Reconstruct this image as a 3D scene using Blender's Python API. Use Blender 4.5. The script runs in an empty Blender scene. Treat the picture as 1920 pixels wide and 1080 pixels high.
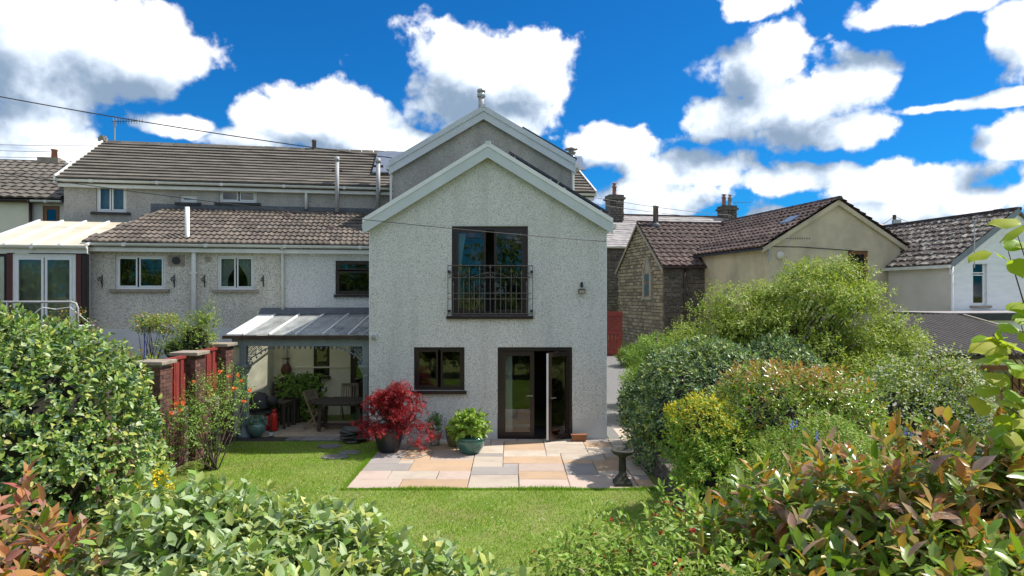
import bpy, math, random
import numpy as np
from mathutils import Vector, Matrix
R = math.radians
rnd = random.Random(7)
rng = np.random.default_rng(7)
C = bpy.context.scene.collection

# ------------------------------------------------------------------ camera, sky, sun, exposure
F_PX, HZ, CAMH = 1280.0, 552.0, 3.36          # focal length in photo pixels, horizon row, eye height
cam = bpy.data.cameras.new('camera'); cam_o = bpy.data.objects.new('camera', cam); C.objects.link(cam_o)
cam.sensor_width = 36.0; cam.lens = 36.0 * F_PX / 1920.0
cam.shift_y = (HZ - 540.0) / 1920.0
cam.clip_start = 0.05; cam.clip_end = 3000
cam_o.location = (0, 0, CAMH); cam_o.rotation_euler = (R(90), 0, 0)
bpy.context.scene.camera = cam_o
SUN_EL, SUN_AZ = R(53), R(14)                 # azimuth from +X (photo right) towards +Y (behind the house)
sdir = Vector((math.cos(SUN_EL)*math.cos(SUN_AZ), math.cos(SUN_EL)*math.sin(SUN_AZ), math.sin(SUN_EL)))
sun = bpy.data.lights.new('sun', 'SUN'); sun.energy = 2.65; sun.angle = R(0.53); sun.color = (1.0, 0.94, 0.85)
sun_o = bpy.data.objects.new('sun', sun); C.objects.link(sun_o); sun_o.location = (20, 5, 30)
sun_o.rotation_euler = (-sdir).to_track_quat('-Z', 'Y').to_euler()
sc = bpy.context.scene
sc.view_settings.view_transform = 'Standard'; sc.view_settings.look = 'None'
sc.view_settings.exposure = 1.25; sc.view_settings.gamma = 1.0
sc.view_settings.use_curve_mapping = False
sc.cycles.max_bounces = 6; sc.cycles.diffuse_bounces = 3; sc.cycles.transparent_max_bounces = 12
sc.cycles.transmission_bounces = 4; sc.cycles.glossy_bounces = 3
sc.cycles.use_denoising = True

def pdir(px, py):
    return Vector(((px-960)/F_PX, 1.0, -(py-HZ)/F_PX))
def at(px, py, Y):
    d = pdir(px, py); return Vector((d.x*Y, Y, CAMH + d.z*Y))

world = bpy.data.worlds.new('World'); sc.world = world; world.use_nodes = True
def make_world():
    nt = world.node_tree; N = nt.nodes; L = nt.links; N.clear()
    blobs = [(905,150,165,100),(1000,140,85,85),(830,185,100,80),(960,225,120,55),(640,220,140,55),(540,235,110,50),
             (730,270,150,40),(470,265,90,30),(100,60,250,110),(265,110,110,80),(20,90,170,150),(40,235,150,60),(150,275,150,28),
             (1430,120,100,85),(1520,190,150,80),(1365,225,95,50),(1590,240,110,50),(1410,5,80,40),(1750,10,130,32),
             (1150,275,100,50),(1300,320,120,45),(1490,335,150,34),(1720,340,190,60),(1885,265,80,50),
             (1850,375,120,60),(1240,375,170,42),(1620,405,260,30),(1780,200,120,18),(320,235,90,26),(600,300,160,36),
             (60,300,130,30),(1905,60,60,70)]
    g = bpy.data.node_groups.new('cloud_field', 'ShaderNodeTree')
    g.interface.new_socket('Vector', in_out='INPUT', socket_type='NodeSocketVector')
    g.interface.new_socket('Field', in_out='OUTPUT', socket_type='NodeSocketFloat')
    gn, gl = g.nodes, g.links
    gi = gn.new('NodeGroupInput'); go = gn.new('NodeGroupOutput')
    def m(op, a, b=None, c=None):
        n = gn.new('ShaderNodeMath'); n.operation = op
        for i, v in enumerate((a, b, c)):
            if v is None: continue
            if isinstance(v, (int, float)): n.inputs[i].default_value = v
            else: gl.new(v, n.inputs[i])
        return n.outputs[0]
    vin = gi.outputs[0]
    cur = None
    for (px, py, rx, ry) in blobs:
        c = pdir(px, py).normalized(); k = c.y
        sx, sy, sz = F_PX/rx/k, F_PX/rx*0.6, F_PX/ry/k
        q = gn.new('ShaderNodeVectorMath'); q.operation = 'MULTIPLY_ADD'; gl.new(vin, q.inputs[0])
        q.inputs[1].default_value = (sx, sy, sz); q.inputs[2].default_value = (-c.x*sx, -c.y*sy, -c.z*sz)
        ln = gn.new('ShaderNodeVectorMath'); ln.operation = 'LENGTH'; gl.new(q.outputs[0], ln.inputs[0])
        cur = ln.outputs['Value'] if cur is None else m('MINIMUM', cur, ln.outputs['Value'])
    cur = m('SUBTRACT', 1.0, cur)
    # the rest of the sky, outside the picture: the same kind of broken cumulus
    n0 = gn.new('ShaderNodeTexNoise'); n0.inputs['Scale'].default_value = 2.6; n0.inputs['Detail'].default_value = 2; gl.new(vin, n0.inputs['Vector'])
    gen = m('MULTIPLY_ADD', n0.outputs[0], 5.0, -2.25)
    sx = gn.new('ShaderNodeSeparateXYZ'); gl.new(vin, sx.inputs[0])
    mr = gn.new('ShaderNodeMapRange'); mr.interpolation_type = 'SMOOTHSTEP'; gl.new(sx.outputs[1], mr.inputs[0])
    mr.inputs[1].default_value = 0.62; mr.inputs[2].default_value = 0.78; mr.inputs[3].default_value = 0.0; mr.inputs[4].default_value = -3.0
    cur = m('MAXIMUM', cur, m('ADD', gen, mr.outputs[0]))
    cur = m('MAXIMUM', cur, -1.2)
    n1 = gn.new('ShaderNodeTexNoise'); n1.inputs['Scale'].default_value = 8.0; n1.inputs['Detail'].default_value = 8
    n1.inputs['Roughness'].default_value = 0.58; gl.new(vin, n1.inputs['Vector'])
    vo = gn.new('ShaderNodeTexVoronoi'); vo.feature = 'F1'; vo.inputs['Scale'].default_value = 13; vo.inputs['Detail'].default_value = 3; vo.inputs['Roughness'].default_value = 0.55; vo.normalize = True
    wv = gn.new('ShaderNodeVectorMath'); wv.operation = 'MULTIPLY_ADD'; gl.new(n1.outputs[1], wv.inputs[0]); wv.inputs[1].default_value = (.07,.07,.07); gl.new(vin, wv.inputs[2]); gl.new(wv.outputs[0], vo.inputs['Vector'])
    bil = m('MULTIPLY_ADD', vo.outputs['Distance'], -1.9, 0.62)
    gl.new(m('ADD', cur, m('ADD', bil, m('MULTIPLY_ADD', n1.outputs[0], 2.0, -1.0))), go.inputs[0])
    tc = N.new('ShaderNodeTexCoord')
    def fld(off):
        vm = N.new('ShaderNodeVectorMath'); vm.operation = 'ADD'; L.new(tc.outputs['Generated'], vm.inputs[0]); vm.inputs[1].default_value = off
        x = N.new('ShaderNodeGroup'); x.node_tree = g; L.new(vm.outputs[0], x.inputs[0]); return x.outputs[0]
    f0 = fld((0, 0, 0)); f1 = fld((0.030, 0, 0.045))
    def mrange(v, a0, a1, b0, b1, smooth=True):
        n = N.new('ShaderNodeMapRange'); n.interpolation_type = 'SMOOTHSTEP' if smooth else 'LINEAR'
        L.new(v, n.inputs[0])
        for i, z in enumerate((a0, a1, b0, b1)): n.inputs[i+1].default_value = z
        return n.outputs[0]
    def mm(op, a, b):
        n = N.new('ShaderNodeMath'); n.operation = op
        for i, v in enumerate((a, b)):
            if isinstance(v, (int, float)): n.inputs[i].default_value = v
            else: L.new(v, n.inputs[i])
        return n.outputs[0]
    dens = mrange(f0, 0.04, 0.34, 0, 1)
    lit = mrange(mm('SUBTRACT', f0, f1), -0.60, 0.80, 0.0, 1.0)
    thick = mrange(f0, 0.5, 1.6, 1.0, 0.70)
    lit = mm('MULTIPLY', lit, thick)
    sky = N.new('ShaderNodeTexSky'); sky.sky_type = 'NISHITA'; sky.sun_disc = False
    sky.sun_elevation = SUN_EL; sky.sun_rotation = math.pi/2 - SUN_AZ
    sky.air_density = 1.0; sky.dust_density = 0.3; sky.ozone_density = 4.0
    tint = N.new('ShaderNodeMix'); tint.data_type = 'RGBA'; tint.blend_type = 'MULTIPLY'; tint.inputs[0].default_value = 1.0
    L.new(sky.outputs[0], tint.inputs[6]); tint.inputs[7].default_value = (0.07, 0.60, 1.08, 1)   # the photograph's deep polarised blue
    b0 = N.new('ShaderNodeBackground'); L.new(tint.outputs[2], b0.inputs[0]); b0.inputs[1].default_value = 0.050
    cr = N.new('ShaderNodeValToRGB'); L.new(lit, cr.inputs[0])
    e = cr.color_ramp.elements
    e[0].position = 0.0; e[0].color = (0.13, 0.18, 0.25, 1); e[1].position = 1.0; e[1].color = (0.68, 0.67, 0.66, 1)
    x = e.new(0.5); x.color = (0.36, 0.41, 0.48, 1)
    b1 = N.new('ShaderNodeBackground'); L.new(cr.outputs[0], b1.inputs[0]); b1.inputs[1].default_value = 0.95
    mx = N.new('ShaderNodeMixShader'); L.new(dens, mx.inputs[0]); L.new(b0.outputs[0], mx.inputs[1]); L.new(b1.outputs[0], mx.inputs[2])
    out = N.new('ShaderNodeOutputWorld'); L.new(mx.outputs[0], out.inputs[0])
make_world()
world.cycles.sampling_method = 'MANUAL'; world.cycles.sample_map_resolution = 256

# ------------------------------------------------------------------ materials
def _nodes(name):
    m = bpy.data.materials.new(name); m.use_nodes = True
    nt = m.node_tree; b = nt.nodes['Principled BSDF']; return m, nt, b
def _rand(nt):
    """one random number per mesh island and per object"""
    ge = nt.nodes.new('ShaderNodeNewGeometry'); oi = nt.nodes.new('ShaderNodeObjectInfo')
    a = nt.nodes.new('ShaderNodeMath'); a.operation = 'ADD'; nt.links.new(ge.outputs['Random Per Island'], a.inputs[0]); nt.links.new(oi.outputs['Random'], a.inputs[1])
    f = nt.nodes.new('ShaderNodeMath'); f.operation = 'FRACT'; nt.links.new(a.outputs[0], f.inputs[0]); return f.outputs[0]
def mat(name, c1, c2=None, scale=3.0, rough=0.7, bump=0.0, bscale=40.0, var=0.0, metal=0.0, detail=5.0, lo=0.35, hi=0.65, stretch=None, spec=0.5, coat=0.0):
    m, nt, b = _nodes(name); N = nt.nodes; L = nt.links
    c2 = c2 or tuple(x*0.75 for x in c1)
    tc = N.new('ShaderNodeTexCoord'); src = tc.outputs['Object']
    if stretch:
        mp = N.new('ShaderNodeMapping'); L.new(src, mp.inputs[0]); mp.inputs['Scale'].default_value = stretch; src = mp.outputs[0]
    if var:
        oi = N.new('ShaderNodeObjectInfo'); ad = N.new('ShaderNodeVectorMath'); ad.operation = 'MULTIPLY_ADD'
        cm = N.new('ShaderNodeCombineXYZ')
        for i in range(3): L.new(oi.outputs['Random'], cm.inputs[i])
        L.new(cm.outputs[0], ad.inputs[0]); ad.inputs[1].default_value = (37, 53, 71); L.new(src, ad.inputs[2]); src = ad.outputs[0]
    n = N.new('ShaderNodeTexNoise'); n.inputs['Scale'].default_value = scale; n.inputs['Detail'].default_value = detail; n.inputs['Roughness'].default_value = 0.6
    L.new(src, n.inputs['Vector'])
    cr = N.new('ShaderNodeValToRGB'); e = cr.color_ramp.elements
    e[0].position = lo; e[0].color = (*c1, 1); e[1].position = hi; e[1].color = (*c2, 1); L.new(n.outputs[0], cr.inputs[0])
    col = cr.outputs[0]
    if var:
        r = _rand(nt); mr = N.new('ShaderNodeMapRange'); L.new(r, mr.inputs[0]); mr.inputs[3].default_value = 1-var; mr.inputs[4].default_value = 1+var
        hs = N.new('ShaderNodeHueSaturation'); L.new(mr.outputs[0], hs.inputs['Value']); L.new(col, hs.inputs['Color']); col = hs.outputs[0]
    L.new(col, b.inputs['Base Color'])
    b.inputs['Roughness'].default_value = rough; b.inputs['Metallic'].default_value = metal
    b.inputs['Specular IOR Level'].default_value = spec; b.inputs['Coat Weight'].default_value = coat
    if bump:
        n2 = N.new('ShaderNodeTexNoise'); n2.inputs['Scale'].default_value = bscale; n2.inputs['Detail'].default_value = 4; L.new(src, n2.inputs['Vector'])
        bp = N.new('ShaderNodeBump'); bp.inputs['Strength'].default_value = bump; bp.inputs['Distance'].default_value = 0.02
        L.new(n2.outputs[0], bp.inputs['Height']); L.new(bp.outputs[0], b.inputs['Normal'])
    return m
def pebble(name, light, mid, dark, frac, scale=34, stain=0.0, stain_col=(0.1,0.1,0.1)):
    """pebbledash: small stone chips, some dark, thrown on render"""
    m, nt, b = _nodes(name); N = nt.nodes; L = nt.links
    tc = N.new('ShaderNodeTexCoord')
    v = N.new('ShaderNodeTexVoronoi'); v.inputs['Scale'].default_value = scale; L.new(tc.outputs['Object'], v.inputs['Vector'])
    sp = N.new('ShaderNodeSeparateColor'); L.new(v.outputs['Color'], sp.inputs[0])
    cr = N.new('ShaderNodeValToRGB'); e = cr.color_ramp.elements
    e[0].position = 0.0; e[0].color = (*mid, 1); e[1].position = 1.0; e[1].color = (*light, 1)
    L.new(sp.outputs[1], cr.inputs[0])
    lt = N.new('ShaderNodeMath'); lt.operation = 'LESS_THAN'; L.new(sp.outputs[0], lt.inputs[0]); lt.inputs[1].default_value = frac*2.3
    ds = N.new('ShaderNodeMapRange'); L.new(v.outputs['Distance'], ds.inputs[0]); ds.inputs[1].default_value = 0.34; ds.inputs[2].default_value = 0.52; ds.inputs[3].default_value = 1; ds.inputs[4].default_value = 0
    mk = N.new('ShaderNodeMath'); mk.operation = 'MULTIPLY'; L.new(lt.outputs[0], mk.inputs[0]); L.new(ds.outputs[0], mk.inputs[1])
    m0 = N.new('ShaderNodeMix'); m0.data_type = 'RGBA'; L.new(mk.outputs[0], m0.inputs[0]); L.new(cr.outputs[0], m0.inputs[6]); m0.inputs[7].default_value = (*dark, 1)
    col = m0.outputs[2]
    n = N.new('ShaderNodeTexNoise'); n.inputs['Scale'].default_value = 0.55; n.inputs['Detail'].default_value = 7; n.inputs['Roughness'].default_value = 0.65
    mp = N.new('ShaderNodeMapping'); mp.inputs['Scale'].default_value = (1.5, 1.5, 0.7); L.new(tc.outputs['Object'], mp.inputs[0]); L.new(mp.outputs[0], n.inputs['Vector'])
    mr = N.new('ShaderNodeMapRange'); L.new(n.outputs[0], mr.inputs[0]); mr.inputs[1].default_value = 0.42; mr.inputs[2].default_value = 0.75; mr.inputs[3].default_value = 0; mr.inputs[4].default_value = stain
    mx = N.new('ShaderNodeMix'); mx.data_type = 'RGBA'; L.new(mr.outputs[0], mx.inputs[0]); L.new(col, mx.inputs[6]); mx.inputs[7].default_value = (*stain_col, 1)
    sn = N.new('ShaderNodeTexNoise'); sn.inputs['Scale'].default_value = 1.0; sn.inputs['Detail'].default_value = 5
    sm = N.new('ShaderNodeMapping'); sm.inputs['Scale'].default_value = (3.2, 3.2, 0.22); L.new(tc.outputs['Object'], sm.inputs[0]); L.new(sm.outputs[0], sn.inputs['Vector'])
    sr = N.new('ShaderNodeMapRange'); L.new(sn.outputs[0], sr.inputs[0]); sr.inputs[1].default_value = 0.5; sr.inputs[2].default_value = 0.8; sr.inputs[3].default_value = 0; sr.inputs[4].default_value = 0.35
    m3 = N.new('ShaderNodeMix'); m3.data_type = 'RGBA'; L.new(sr.outputs[0], m3.inputs[0]); L.new(mx.outputs[2], m3.inputs[6]); m3.inputs[7].default_value = (stain_col[0]*.8, stain_col[1]*.82, stain_col[2]*.78, 1)
    L.new(m3.outputs[2], b.inputs['Base Color']); b.inputs['Roughness'].default_value = 0.9
    bp = N.new('ShaderNodeBump'); bp.inputs['Strength'].default_value = 0.5; bp.inputs['Distance'].default_value = 0.012; bp.invert = True
    L.new(v.outputs['Distance'], bp.inputs['Height']); L.new(bp.outputs[0], b.inputs['Normal'])
    return m
def leafmat(name, cols, rough=0.42, trans=0.3, spec=0.5):
    if max(max(c) for c in cols) < 0.32: cols = [tuple(min(0.42, x*1.65) for x in c) for c in cols]
    m, nt, b = _nodes(name); N = nt.nodes; L = nt.links
    r = _rand(nt); cr = N.new('ShaderNodeValToRGB'); e = cr.color_ramp.elements
    n = len(cols)
    e[0].position = 0; e[0].color = (*cols[0], 1); e[1].position = 1; e[1].color = (*cols[-1], 1)
    for i in range(1, n-1): x = e.new(i/(n-1)); x.color = (*cols[i], 1)
    L.new(r, cr.inputs[0]); L.new(cr.outputs[0], b.inputs['Base Color'])
    b.inputs['Roughness'].default_value = rough+0.06; b.inputs['Specular IOR Level'].default_value = spec*0.6
    t = N.new('ShaderNodeBsdfTranslucent')
    g = N.new('ShaderNodeMix'); g.data_type = 'RGBA'; g.blend_type = 'MULTIPLY'; g.inputs[0].default_value = 1
    L.new(cr.outputs[0], g.inputs[6]); g.inputs[7].default_value = (1.5, 1.6, 0.8, 1); L.new(g.outputs[2], t.inputs[0])
    mx = N.new('ShaderNodeMixShader'); mx.inputs[0].default_value = trans*0.65
    L.new(b.outputs[0], mx.inputs[1]); L.new(t.outputs[0], mx.inputs[2]); L.new(mx.outputs[0], N['Material Output'].inputs[0])
    return m
def glassmat(name, tint=(0.9,0.95,0.93), refl=0.10, dust=0.0):
    m, nt, b = _nodes(name); N = nt.nodes; L = nt.links
    t = N.new('ShaderNodeBsdfTransparent'); t.inputs[0].default_value = (*tint, 1)
    gl = N.new('ShaderNodeBsdfGlossy'); gl.inputs['Roughness'].default_value = 0.02
    fr = N.new('ShaderNodeFresnel'); fr.inputs[0].default_value = 1.5
    ad = N.new('ShaderNodeMath'); ad.operation = 'ADD'; L.new(fr.outputs[0], ad.inputs[0]); ad.inputs[1].default_value = refl; ad.use_clamp = True
    mx = N.new('ShaderNodeMixShader'); L.new(ad.outputs[0], mx.inputs[0]); L.new(t.outputs[0], mx.inputs[1]); L.new(gl.outputs[0], mx.inputs[2])
    o = mx.outputs[0]
    if dust:
        d = N.new('ShaderNodeBsdfDiffuse'); d.inputs[0].default_value = (0.75,0.77,0.76,1)
        n = N.new('ShaderNodeTexNoise'); n.inputs['Scale'].default_value = 3; n.inputs['Detail'].default_value = 6
        k = N.new('ShaderNodeMapRange'); L.new(n.outputs[0], k.inputs[0]); k.inputs[1].default_value = 0.3; k.inputs[2].default_value = 0.7; k.inputs[3].default_value = dust*0.6; k.inputs[4].default_value = dust*1.6
        m2 = N.new('ShaderNodeMixShader'); L.new(k.outputs[0], m2.inputs[0]); L.new(o, m2.inputs[1]); L.new(d.outputs[0], m2.inputs[2]); o = m2.outputs[0]
    L.new(o, N['Material Output'].inputs[0]); return m

M = {}
M['peb'] = pebble('pebbledash_new', (0.79,0.785,0.75), (0.64,0.635,0.61), (0.20,0.198,0.19), 0.19, 66, 0.30, (0.44,0.435,0.40))
M['peb_old'] = pebble('pebbledash_old', (0.56,0.53,0.48), (0.40,0.38,0.34), (0.17,0.165,0.155), 0.2, 58, 0.6, (0.18,0.175,0.165))
M['peb_annexe'] = pebble('pebbledash_annexe', (0.74,0.70,0.60), (0.54,0.51,0.44), (0.16,0.155,0.14), 0.2, 46, 0.35, (0.34,0.31,0.26))
M['plinth'] = mat('smooth_render', (0.62,0.63,0.63), (0.52,0.53,0.52), 2, 0.85, 0.1)
M['cream'] = mat('cream_render', (0.84,0.80,0.62), (0.74,0.70,0.53), 1.5, 0.9, 0.15, 60)
M['beige'] = mat('beige_render', (0.62,0.53,0.36), (0.33,0.29,0.21), 0.7, 0.92, 0.3, 50, detail=9, lo=0.42, hi=0.75)
M['white_render'] = mat('white_painted_render', (0.78,0.80,0.80), (0.68,0.71,0.72), 1.6, 0.9, 0.35, 18, stretch=(1,1,4))
M['offwhite'] = mat('offwhite_render', (0.66,0.62,0.56), (0.58,0.55,0.49), 1.2, 0.9, 0.1)
M['upvc'] = mat('white_upvc', (0.80,0.80,0.79), (0.74,0.74,0.72), 4, 0.35)
M['gutter'] = mat('white_gutter', (0.74,0.74,0.70), (0.62,0.62,0.58), 3, 0.4, detail=8)
M['barge'] = mat('grey_white_board', (0.60,0.64,0.66), (0.54,0.58,0.60), 2, 0.5)
M['trim'] = mat('white_trim', (0.82,0.82,0.82), (0.74,0.75,0.75), 3, 0.35)
M['brownframe'] = mat('rosewood_frame', (0.030,0.014,0.014), (0.020,0.010,0.010), 8, 0.35)
M['oakframe'] = mat('oak_brown_frame', (0.26,0.11,0.035), (0.18,0.07,0.02), 6, 0.5)
M['glass'] = glassmat('window_glass', (0.82,0.86,0.84), 0.02)
M['roofglass'] = glassmat('roof_glass', (0.96,0.98,0.98), 0.06, 0.20)
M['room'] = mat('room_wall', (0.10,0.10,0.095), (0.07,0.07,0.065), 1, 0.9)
M['curtain'] = mat('net_curtain', (0.62,0.66,0.68), (0.50,0.54,0.56), 14, 0.9, stretch=(1,1,0.05))
M['blind'] = mat('vertical_blind', (0.42,0.42,0.36), (0.34,0.34,0.29), 8, 0.9)
M['tile_warm'] = mat('concrete_tile_brown', (0.155,0.125,0.10), (0.09,0.077,0.066), 3, 0.9, 0.3, 60, var=0.30, detail=8)
M['tile_grey'] = mat('concrete_tile_grey', (0.17,0.148,0.122), (0.10,0.088,0.075), 1.6, 0.9, 0.3, 60, var=0.16, detail=9)
M['tile_dark'] = mat('clay_tile_dark', (0.075,0.048,0.042), (0.17,0.13,0.115), 4, 0.9, 0.4, 30, var=0.3, detail=9, lo=0.45, hi=0.75)
M['tile_lichen'] = mat('lichen_tile', (0.085,0.065,0.055), (0.36,0.34,0.30), 5, 0.95, 0.4, 30, var=0.2, detail=10, lo=0.48, hi=0.62)
M['slate'] = mat('weathered_slate', (0.36,0.33,0.32), (0.24,0.22,0.22), 3, 0.8, 0.2, 40, var=0.15, detail=8)
M['lead'] = mat('lead_flashing', (0.13,0.14,0.16), (0.08,0.09,0.105), 4, 0.6, 0.2)
M['felt'] = mat('dark_roof_felt', (0.05,0.05,0.055), (0.035,0.035,0.04), 5, 0.8)
M['steel'] = mat('flue_steel', (0.42,0.42,0.42), (0.30,0.30,0.30), 6, 0.35, metal=0.9)
M['greypipe'] = mat('grey_pipe', (0.42,0.42,0.42), (0.33,0.33,0.33), 6, 0.5)
M['black'] = mat('black_iron', (0.02,0.02,0.02), (0.03,0.028,0.026), 20, 0.5)
M['iron'] = mat('brown_grey_iron', (0.13,0.115,0.11), (0.09,0.075,0.07), 20, 0.5)
M['wire'] = mat('cable', (0.03,0.03,0.035), (0.04,0.04,0.045), 3, 0.6)
M['solar'] = mat('solar_cell', (0.012,0.014,0.022), (0.018,0.02,0.03), 6, 0.12)
M['solar_pale'] = mat('solar_glass', (0.20,0.22,0.25), (0.16,0.18,0.21), 6, 0.25)
M['brick'] = mat('dark_brick', (0.15,0.065,0.048), (0.075,0.04,0.035), 6, 0.9, 0.4, 50, var=0.4)
M['mortar'] = mat('mortar', (0.34,0.31,0.27), (0.26,0.24,0.21), 8, 0.95, 0.3)
M['stonecap'] = mat('concrete_cap', (0.34,0.29,0.23), (0.24,0.20,0.16), 6, 0.9, 0.4, 40)
M['maroon'] = mat('maroon_post', (0.10,0.018,0.018), (0.07,0.014,0.014), 5, 0.5)
M['redwood'] = mat('red_painted_wood', (0.28,0.045,0.035), (0.19,0.03,0.025), 5, 0.6, 0.2, 30, var=0.12, stretch=(4,4,0.6))
M['stone_y'] = mat('sandy_rubble', (0.42,0.33,0.215), (0.25,0.20,0.145), 5, 0.95, 0.5, 25, var=0.4)
M['stone_d'] = mat('dark_rubble', (0.17,0.14,0.115), (0.10,0.085,0.075), 5, 0.95, 0.5, 25, var=0.35)
M['quoin'] = mat('dressed_stone', (0.42,0.36,0.28), (0.33,0.28,0.22), 4, 0.9, 0.2)
M['lawnsoil'] = mat('lawn_turf', (0.15,0.20,0.035), (0.22,0.26,0.055), 1.6, 0.95, 0.5, 60, detail=9)
M['soil'] = mat('garden_soil', (0.07,0.05,0.035), (0.045,0.035,0.025), 6, 0.95, 0.6, 25)
M['gravel'] = mat('gravel', (0.24,0.235,0.23), (0.13,0.13,0.13), 35, 0.95, 0.6, 45, detail=8)
M['slab_a'] = mat('sandstone_buff', (0.5, 0.425, 0.345), (0.38, 0.31, 0.245), 2.4, 0.85, 0.35, 14, var=0.10, detail=9, lo=0.46, hi=0.80)
M['slab_b'] = mat('sandstone_orange', (0.47, 0.325, 0.21), (0.37, 0.265, 0.18), 2.4, 0.85, 0.35, 14, var=0.10, detail=9, lo=0.46, hi=0.80)
M['slab_c'] = mat('sandstone_grey', (0.34, 0.305, 0.285), (0.27, 0.24, 0.22), 2.4, 0.85, 0.35, 14, var=0.10, detail=9, lo=0.46, hi=0.80)
M['slab_d'] = mat('sandstone_pink', (0.49, 0.385, 0.325), (0.37, 0.285, 0.24), 2.4, 0.85, 0.35, 14, var=0.10, detail=9, lo=0.46, hi=0.80)
M['joint'] = mat('dark_joint', (0.06,0.055,0.045), (0.04,0.04,0.03), 8, 0.95)
M['greyslab'] = mat('grey_flagstone', (0.22,0.21,0.20), (0.15,0.145,0.14), 4, 0.9, 0.3, 25, var=0.2)
M['tanslab'] = mat('tan_paving', (0.44,0.36,0.26), (0.32,0.26,0.19), 3, 0.9, 0.2, var=0.12)
M['slaterock'] = mat('stacked_slate', (0.10,0.10,0.10), (0.06,0.06,0.06), 6, 0.8, 0.4, 25, var=0.25)
M['greypaint'] = mat('grey_blue_paint', (0.20,0.235,0.255), (0.16,0.19,0.21), 5, 0.5)
M['browngutter'] = mat('brown_gutter', (0.055,0.03,0.027), (0.04,0.022,0.02), 5, 0.4)
M['darkwood'] = mat('dark_weathered_wood', (0.075,0.058,0.045), (0.045,0.035,0.028), 6, 0.7, 0.3, 30, var=0.2, stretch=(1,8,8))
M['palewood'] = mat('pale_weathered_wood', (0.30,0.23,0.16), (0.22,0.17,0.12), 6, 0.8, 0.2, var=0.15)
M['bark'] = mat('bark', (0.11,0.085,0.06), (0.06,0.048,0.036), 9, 0.95, 0.6, 30)
M['twig'] = mat('red_brown_twig', (0.13,0.06,0.04), (0.08,0.045,0.03), 9, 0.8)
M['gapshade'] = mat('inner_shade', (0.030,0.026,0.018), (0.015,0.016,0.010), 14, 0.95, 0.8, 30)  # shade in the leaf gaps, painted as a near-black colour on the bush cores
M['teal'] = mat('teal_glaze', (0.045,0.17,0.135), (0.03,0.10,0.085), 5, 0.15, coat=0.6)
M['paleteal'] = mat('pale_teal_glaze', (0.16,0.27,0.24), (0.10,0.19,0.17), 5, 0.25, coat=0.4)
M['olive'] = mat('olive_glaze', (0.16,0.17,0.08), (0.10,0.11,0.05), 5, 0.2, coat=0.5)
M['blackpot'] = mat('blue_black_pot', (0.018,0.021,0.027), (0.028,0.032,0.038), 5, 0.35)
M['whitepot'] = mat('patterned_pot', (0.42,0.42,0.38), (0.16,0.17,0.14), 9, 0.5, lo=0.45, hi=0.6)
M['terracotta'] = mat('terracotta', (0.30,0.12,0.055), (0.22,0.09,0.04), 6, 0.8)
M['rust'] = mat('rusty_urn', (0.16,0.06,0.035), (0.10,0.04,0.025), 8, 0.7)
M['oldstone'] = mat('mossy_stone', (0.065,0.064,0.05), (0.035,0.038,0.028), 7, 0.95, 0.5, 30)
M['redmetal'] = mat('red_enamel', (0.55,0.025,0.018), (0.45,0.02,0.015), 4, 0.3)
M['bbq'] = mat('black_cover', (0.025,0.026,0.028), (0.04,0.041,0.043), 8, 0.6)
M['greenplastic'] = mat('green_plastic', (0.02,0.14,0.07), (0.015,0.11,0.05), 5, 0.4)
M['blueplastic'] = mat('blue_plastic', (0.02,0.04,0.30), (0.015,0.03,0.22), 5, 0.4)
M['corr'] = mat('corrugated_sheet', (0.115,0.10,0.088), (0.085,0.073,0.065), 3, 0.8, detail=8)
M['polycarb'] = mat('aged_polycarbonate', (0.68,0.61,0.48), (0.56,0.49,0.37), 1.2, 0.5)
M['offpipe'] = mat('pot_clay', (0.36,0.16,0.10), (0.25,0.11,0.07), 6, 0.8)
# leaves
M['elae'] = leafmat('elaeagnus_leaf', [(0.07,0.135,0.022),(0.105,0.185,0.035),(0.15,0.22,0.05),(0.08,0.15,0.026),(0.20,0.245,0.08),(0.28,0.28,0.04)], 0.32, 0.25)
M['elae_pale'] = leafmat('elaeagnus_pale_leaf', [(0.34,0.44,0.22),(0.27,0.37,0.14),(0.43,0.50,0.30),(0.19,0.29,0.08),(0.58,0.55,0.18),(0.15,0.25,0.06),(0.38,0.47,0.27)], 0.36, 0.25)
M['elae_dark'] = leafmat('elaeagnus_dark_leaf', [(0.028,0.062,0.032),(0.048,0.09,0.05),(0.07,0.115,0.065),(0.035,0.07,0.035)], 0.36, 0.18)
M['pho_g'] = leafmat('photinia_green', [(0.07,0.135,0.012),(0.11,0.185,0.018),(0.17,0.22,0.02),(0.085,0.15,0.025),(0.18,0.20,0.09)], 0.22, 0.4, 0.9)
M['pho_r'] = leafmat('photinia_bronze', [(0.26,0.09,0.06),(0.31,0.12,0.015),(0.31,0.16,0.012),(0.28,0.15,0.13),(0.30,0.22,0.02),(0.30,0.17,0.16)], 0.22, 0.4, 0.9)
M['pho_red'] = leafmat('photinia_red', [(0.26,0.07,0.055),(0.31,0.12,0.09),(0.26,0.13,0.04),(0.31,0.17,0.15)], 0.26, 0.35, 0.7)
M['weig'] = leafmat('weigela_leaf', [(0.11,0.17,0.03),(0.16,0.22,0.045),(0.20,0.24,0.05),(0.085,0.14,0.03)], 0.45, 0.32)
M['redfl'] = leafmat('red_flower', [(0.35,0.03,0.025),(0.45,0.06,0.04)], 0.6, 0.3)
M['bright'] = leafmat('bright_green_leaf', [(0.10,0.18,0.02),(0.14,0.23,0.03),(0.18,0.27,0.04),(0.08,0.14,0.02)], 0.42, 0.34)
M['yellow'] = leafmat('golden_leaf', [(0.55,0.46,0.02),(0.62,0.52,0.04),(0.45,0.42,0.03)], 0.45, 0.3)
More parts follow.
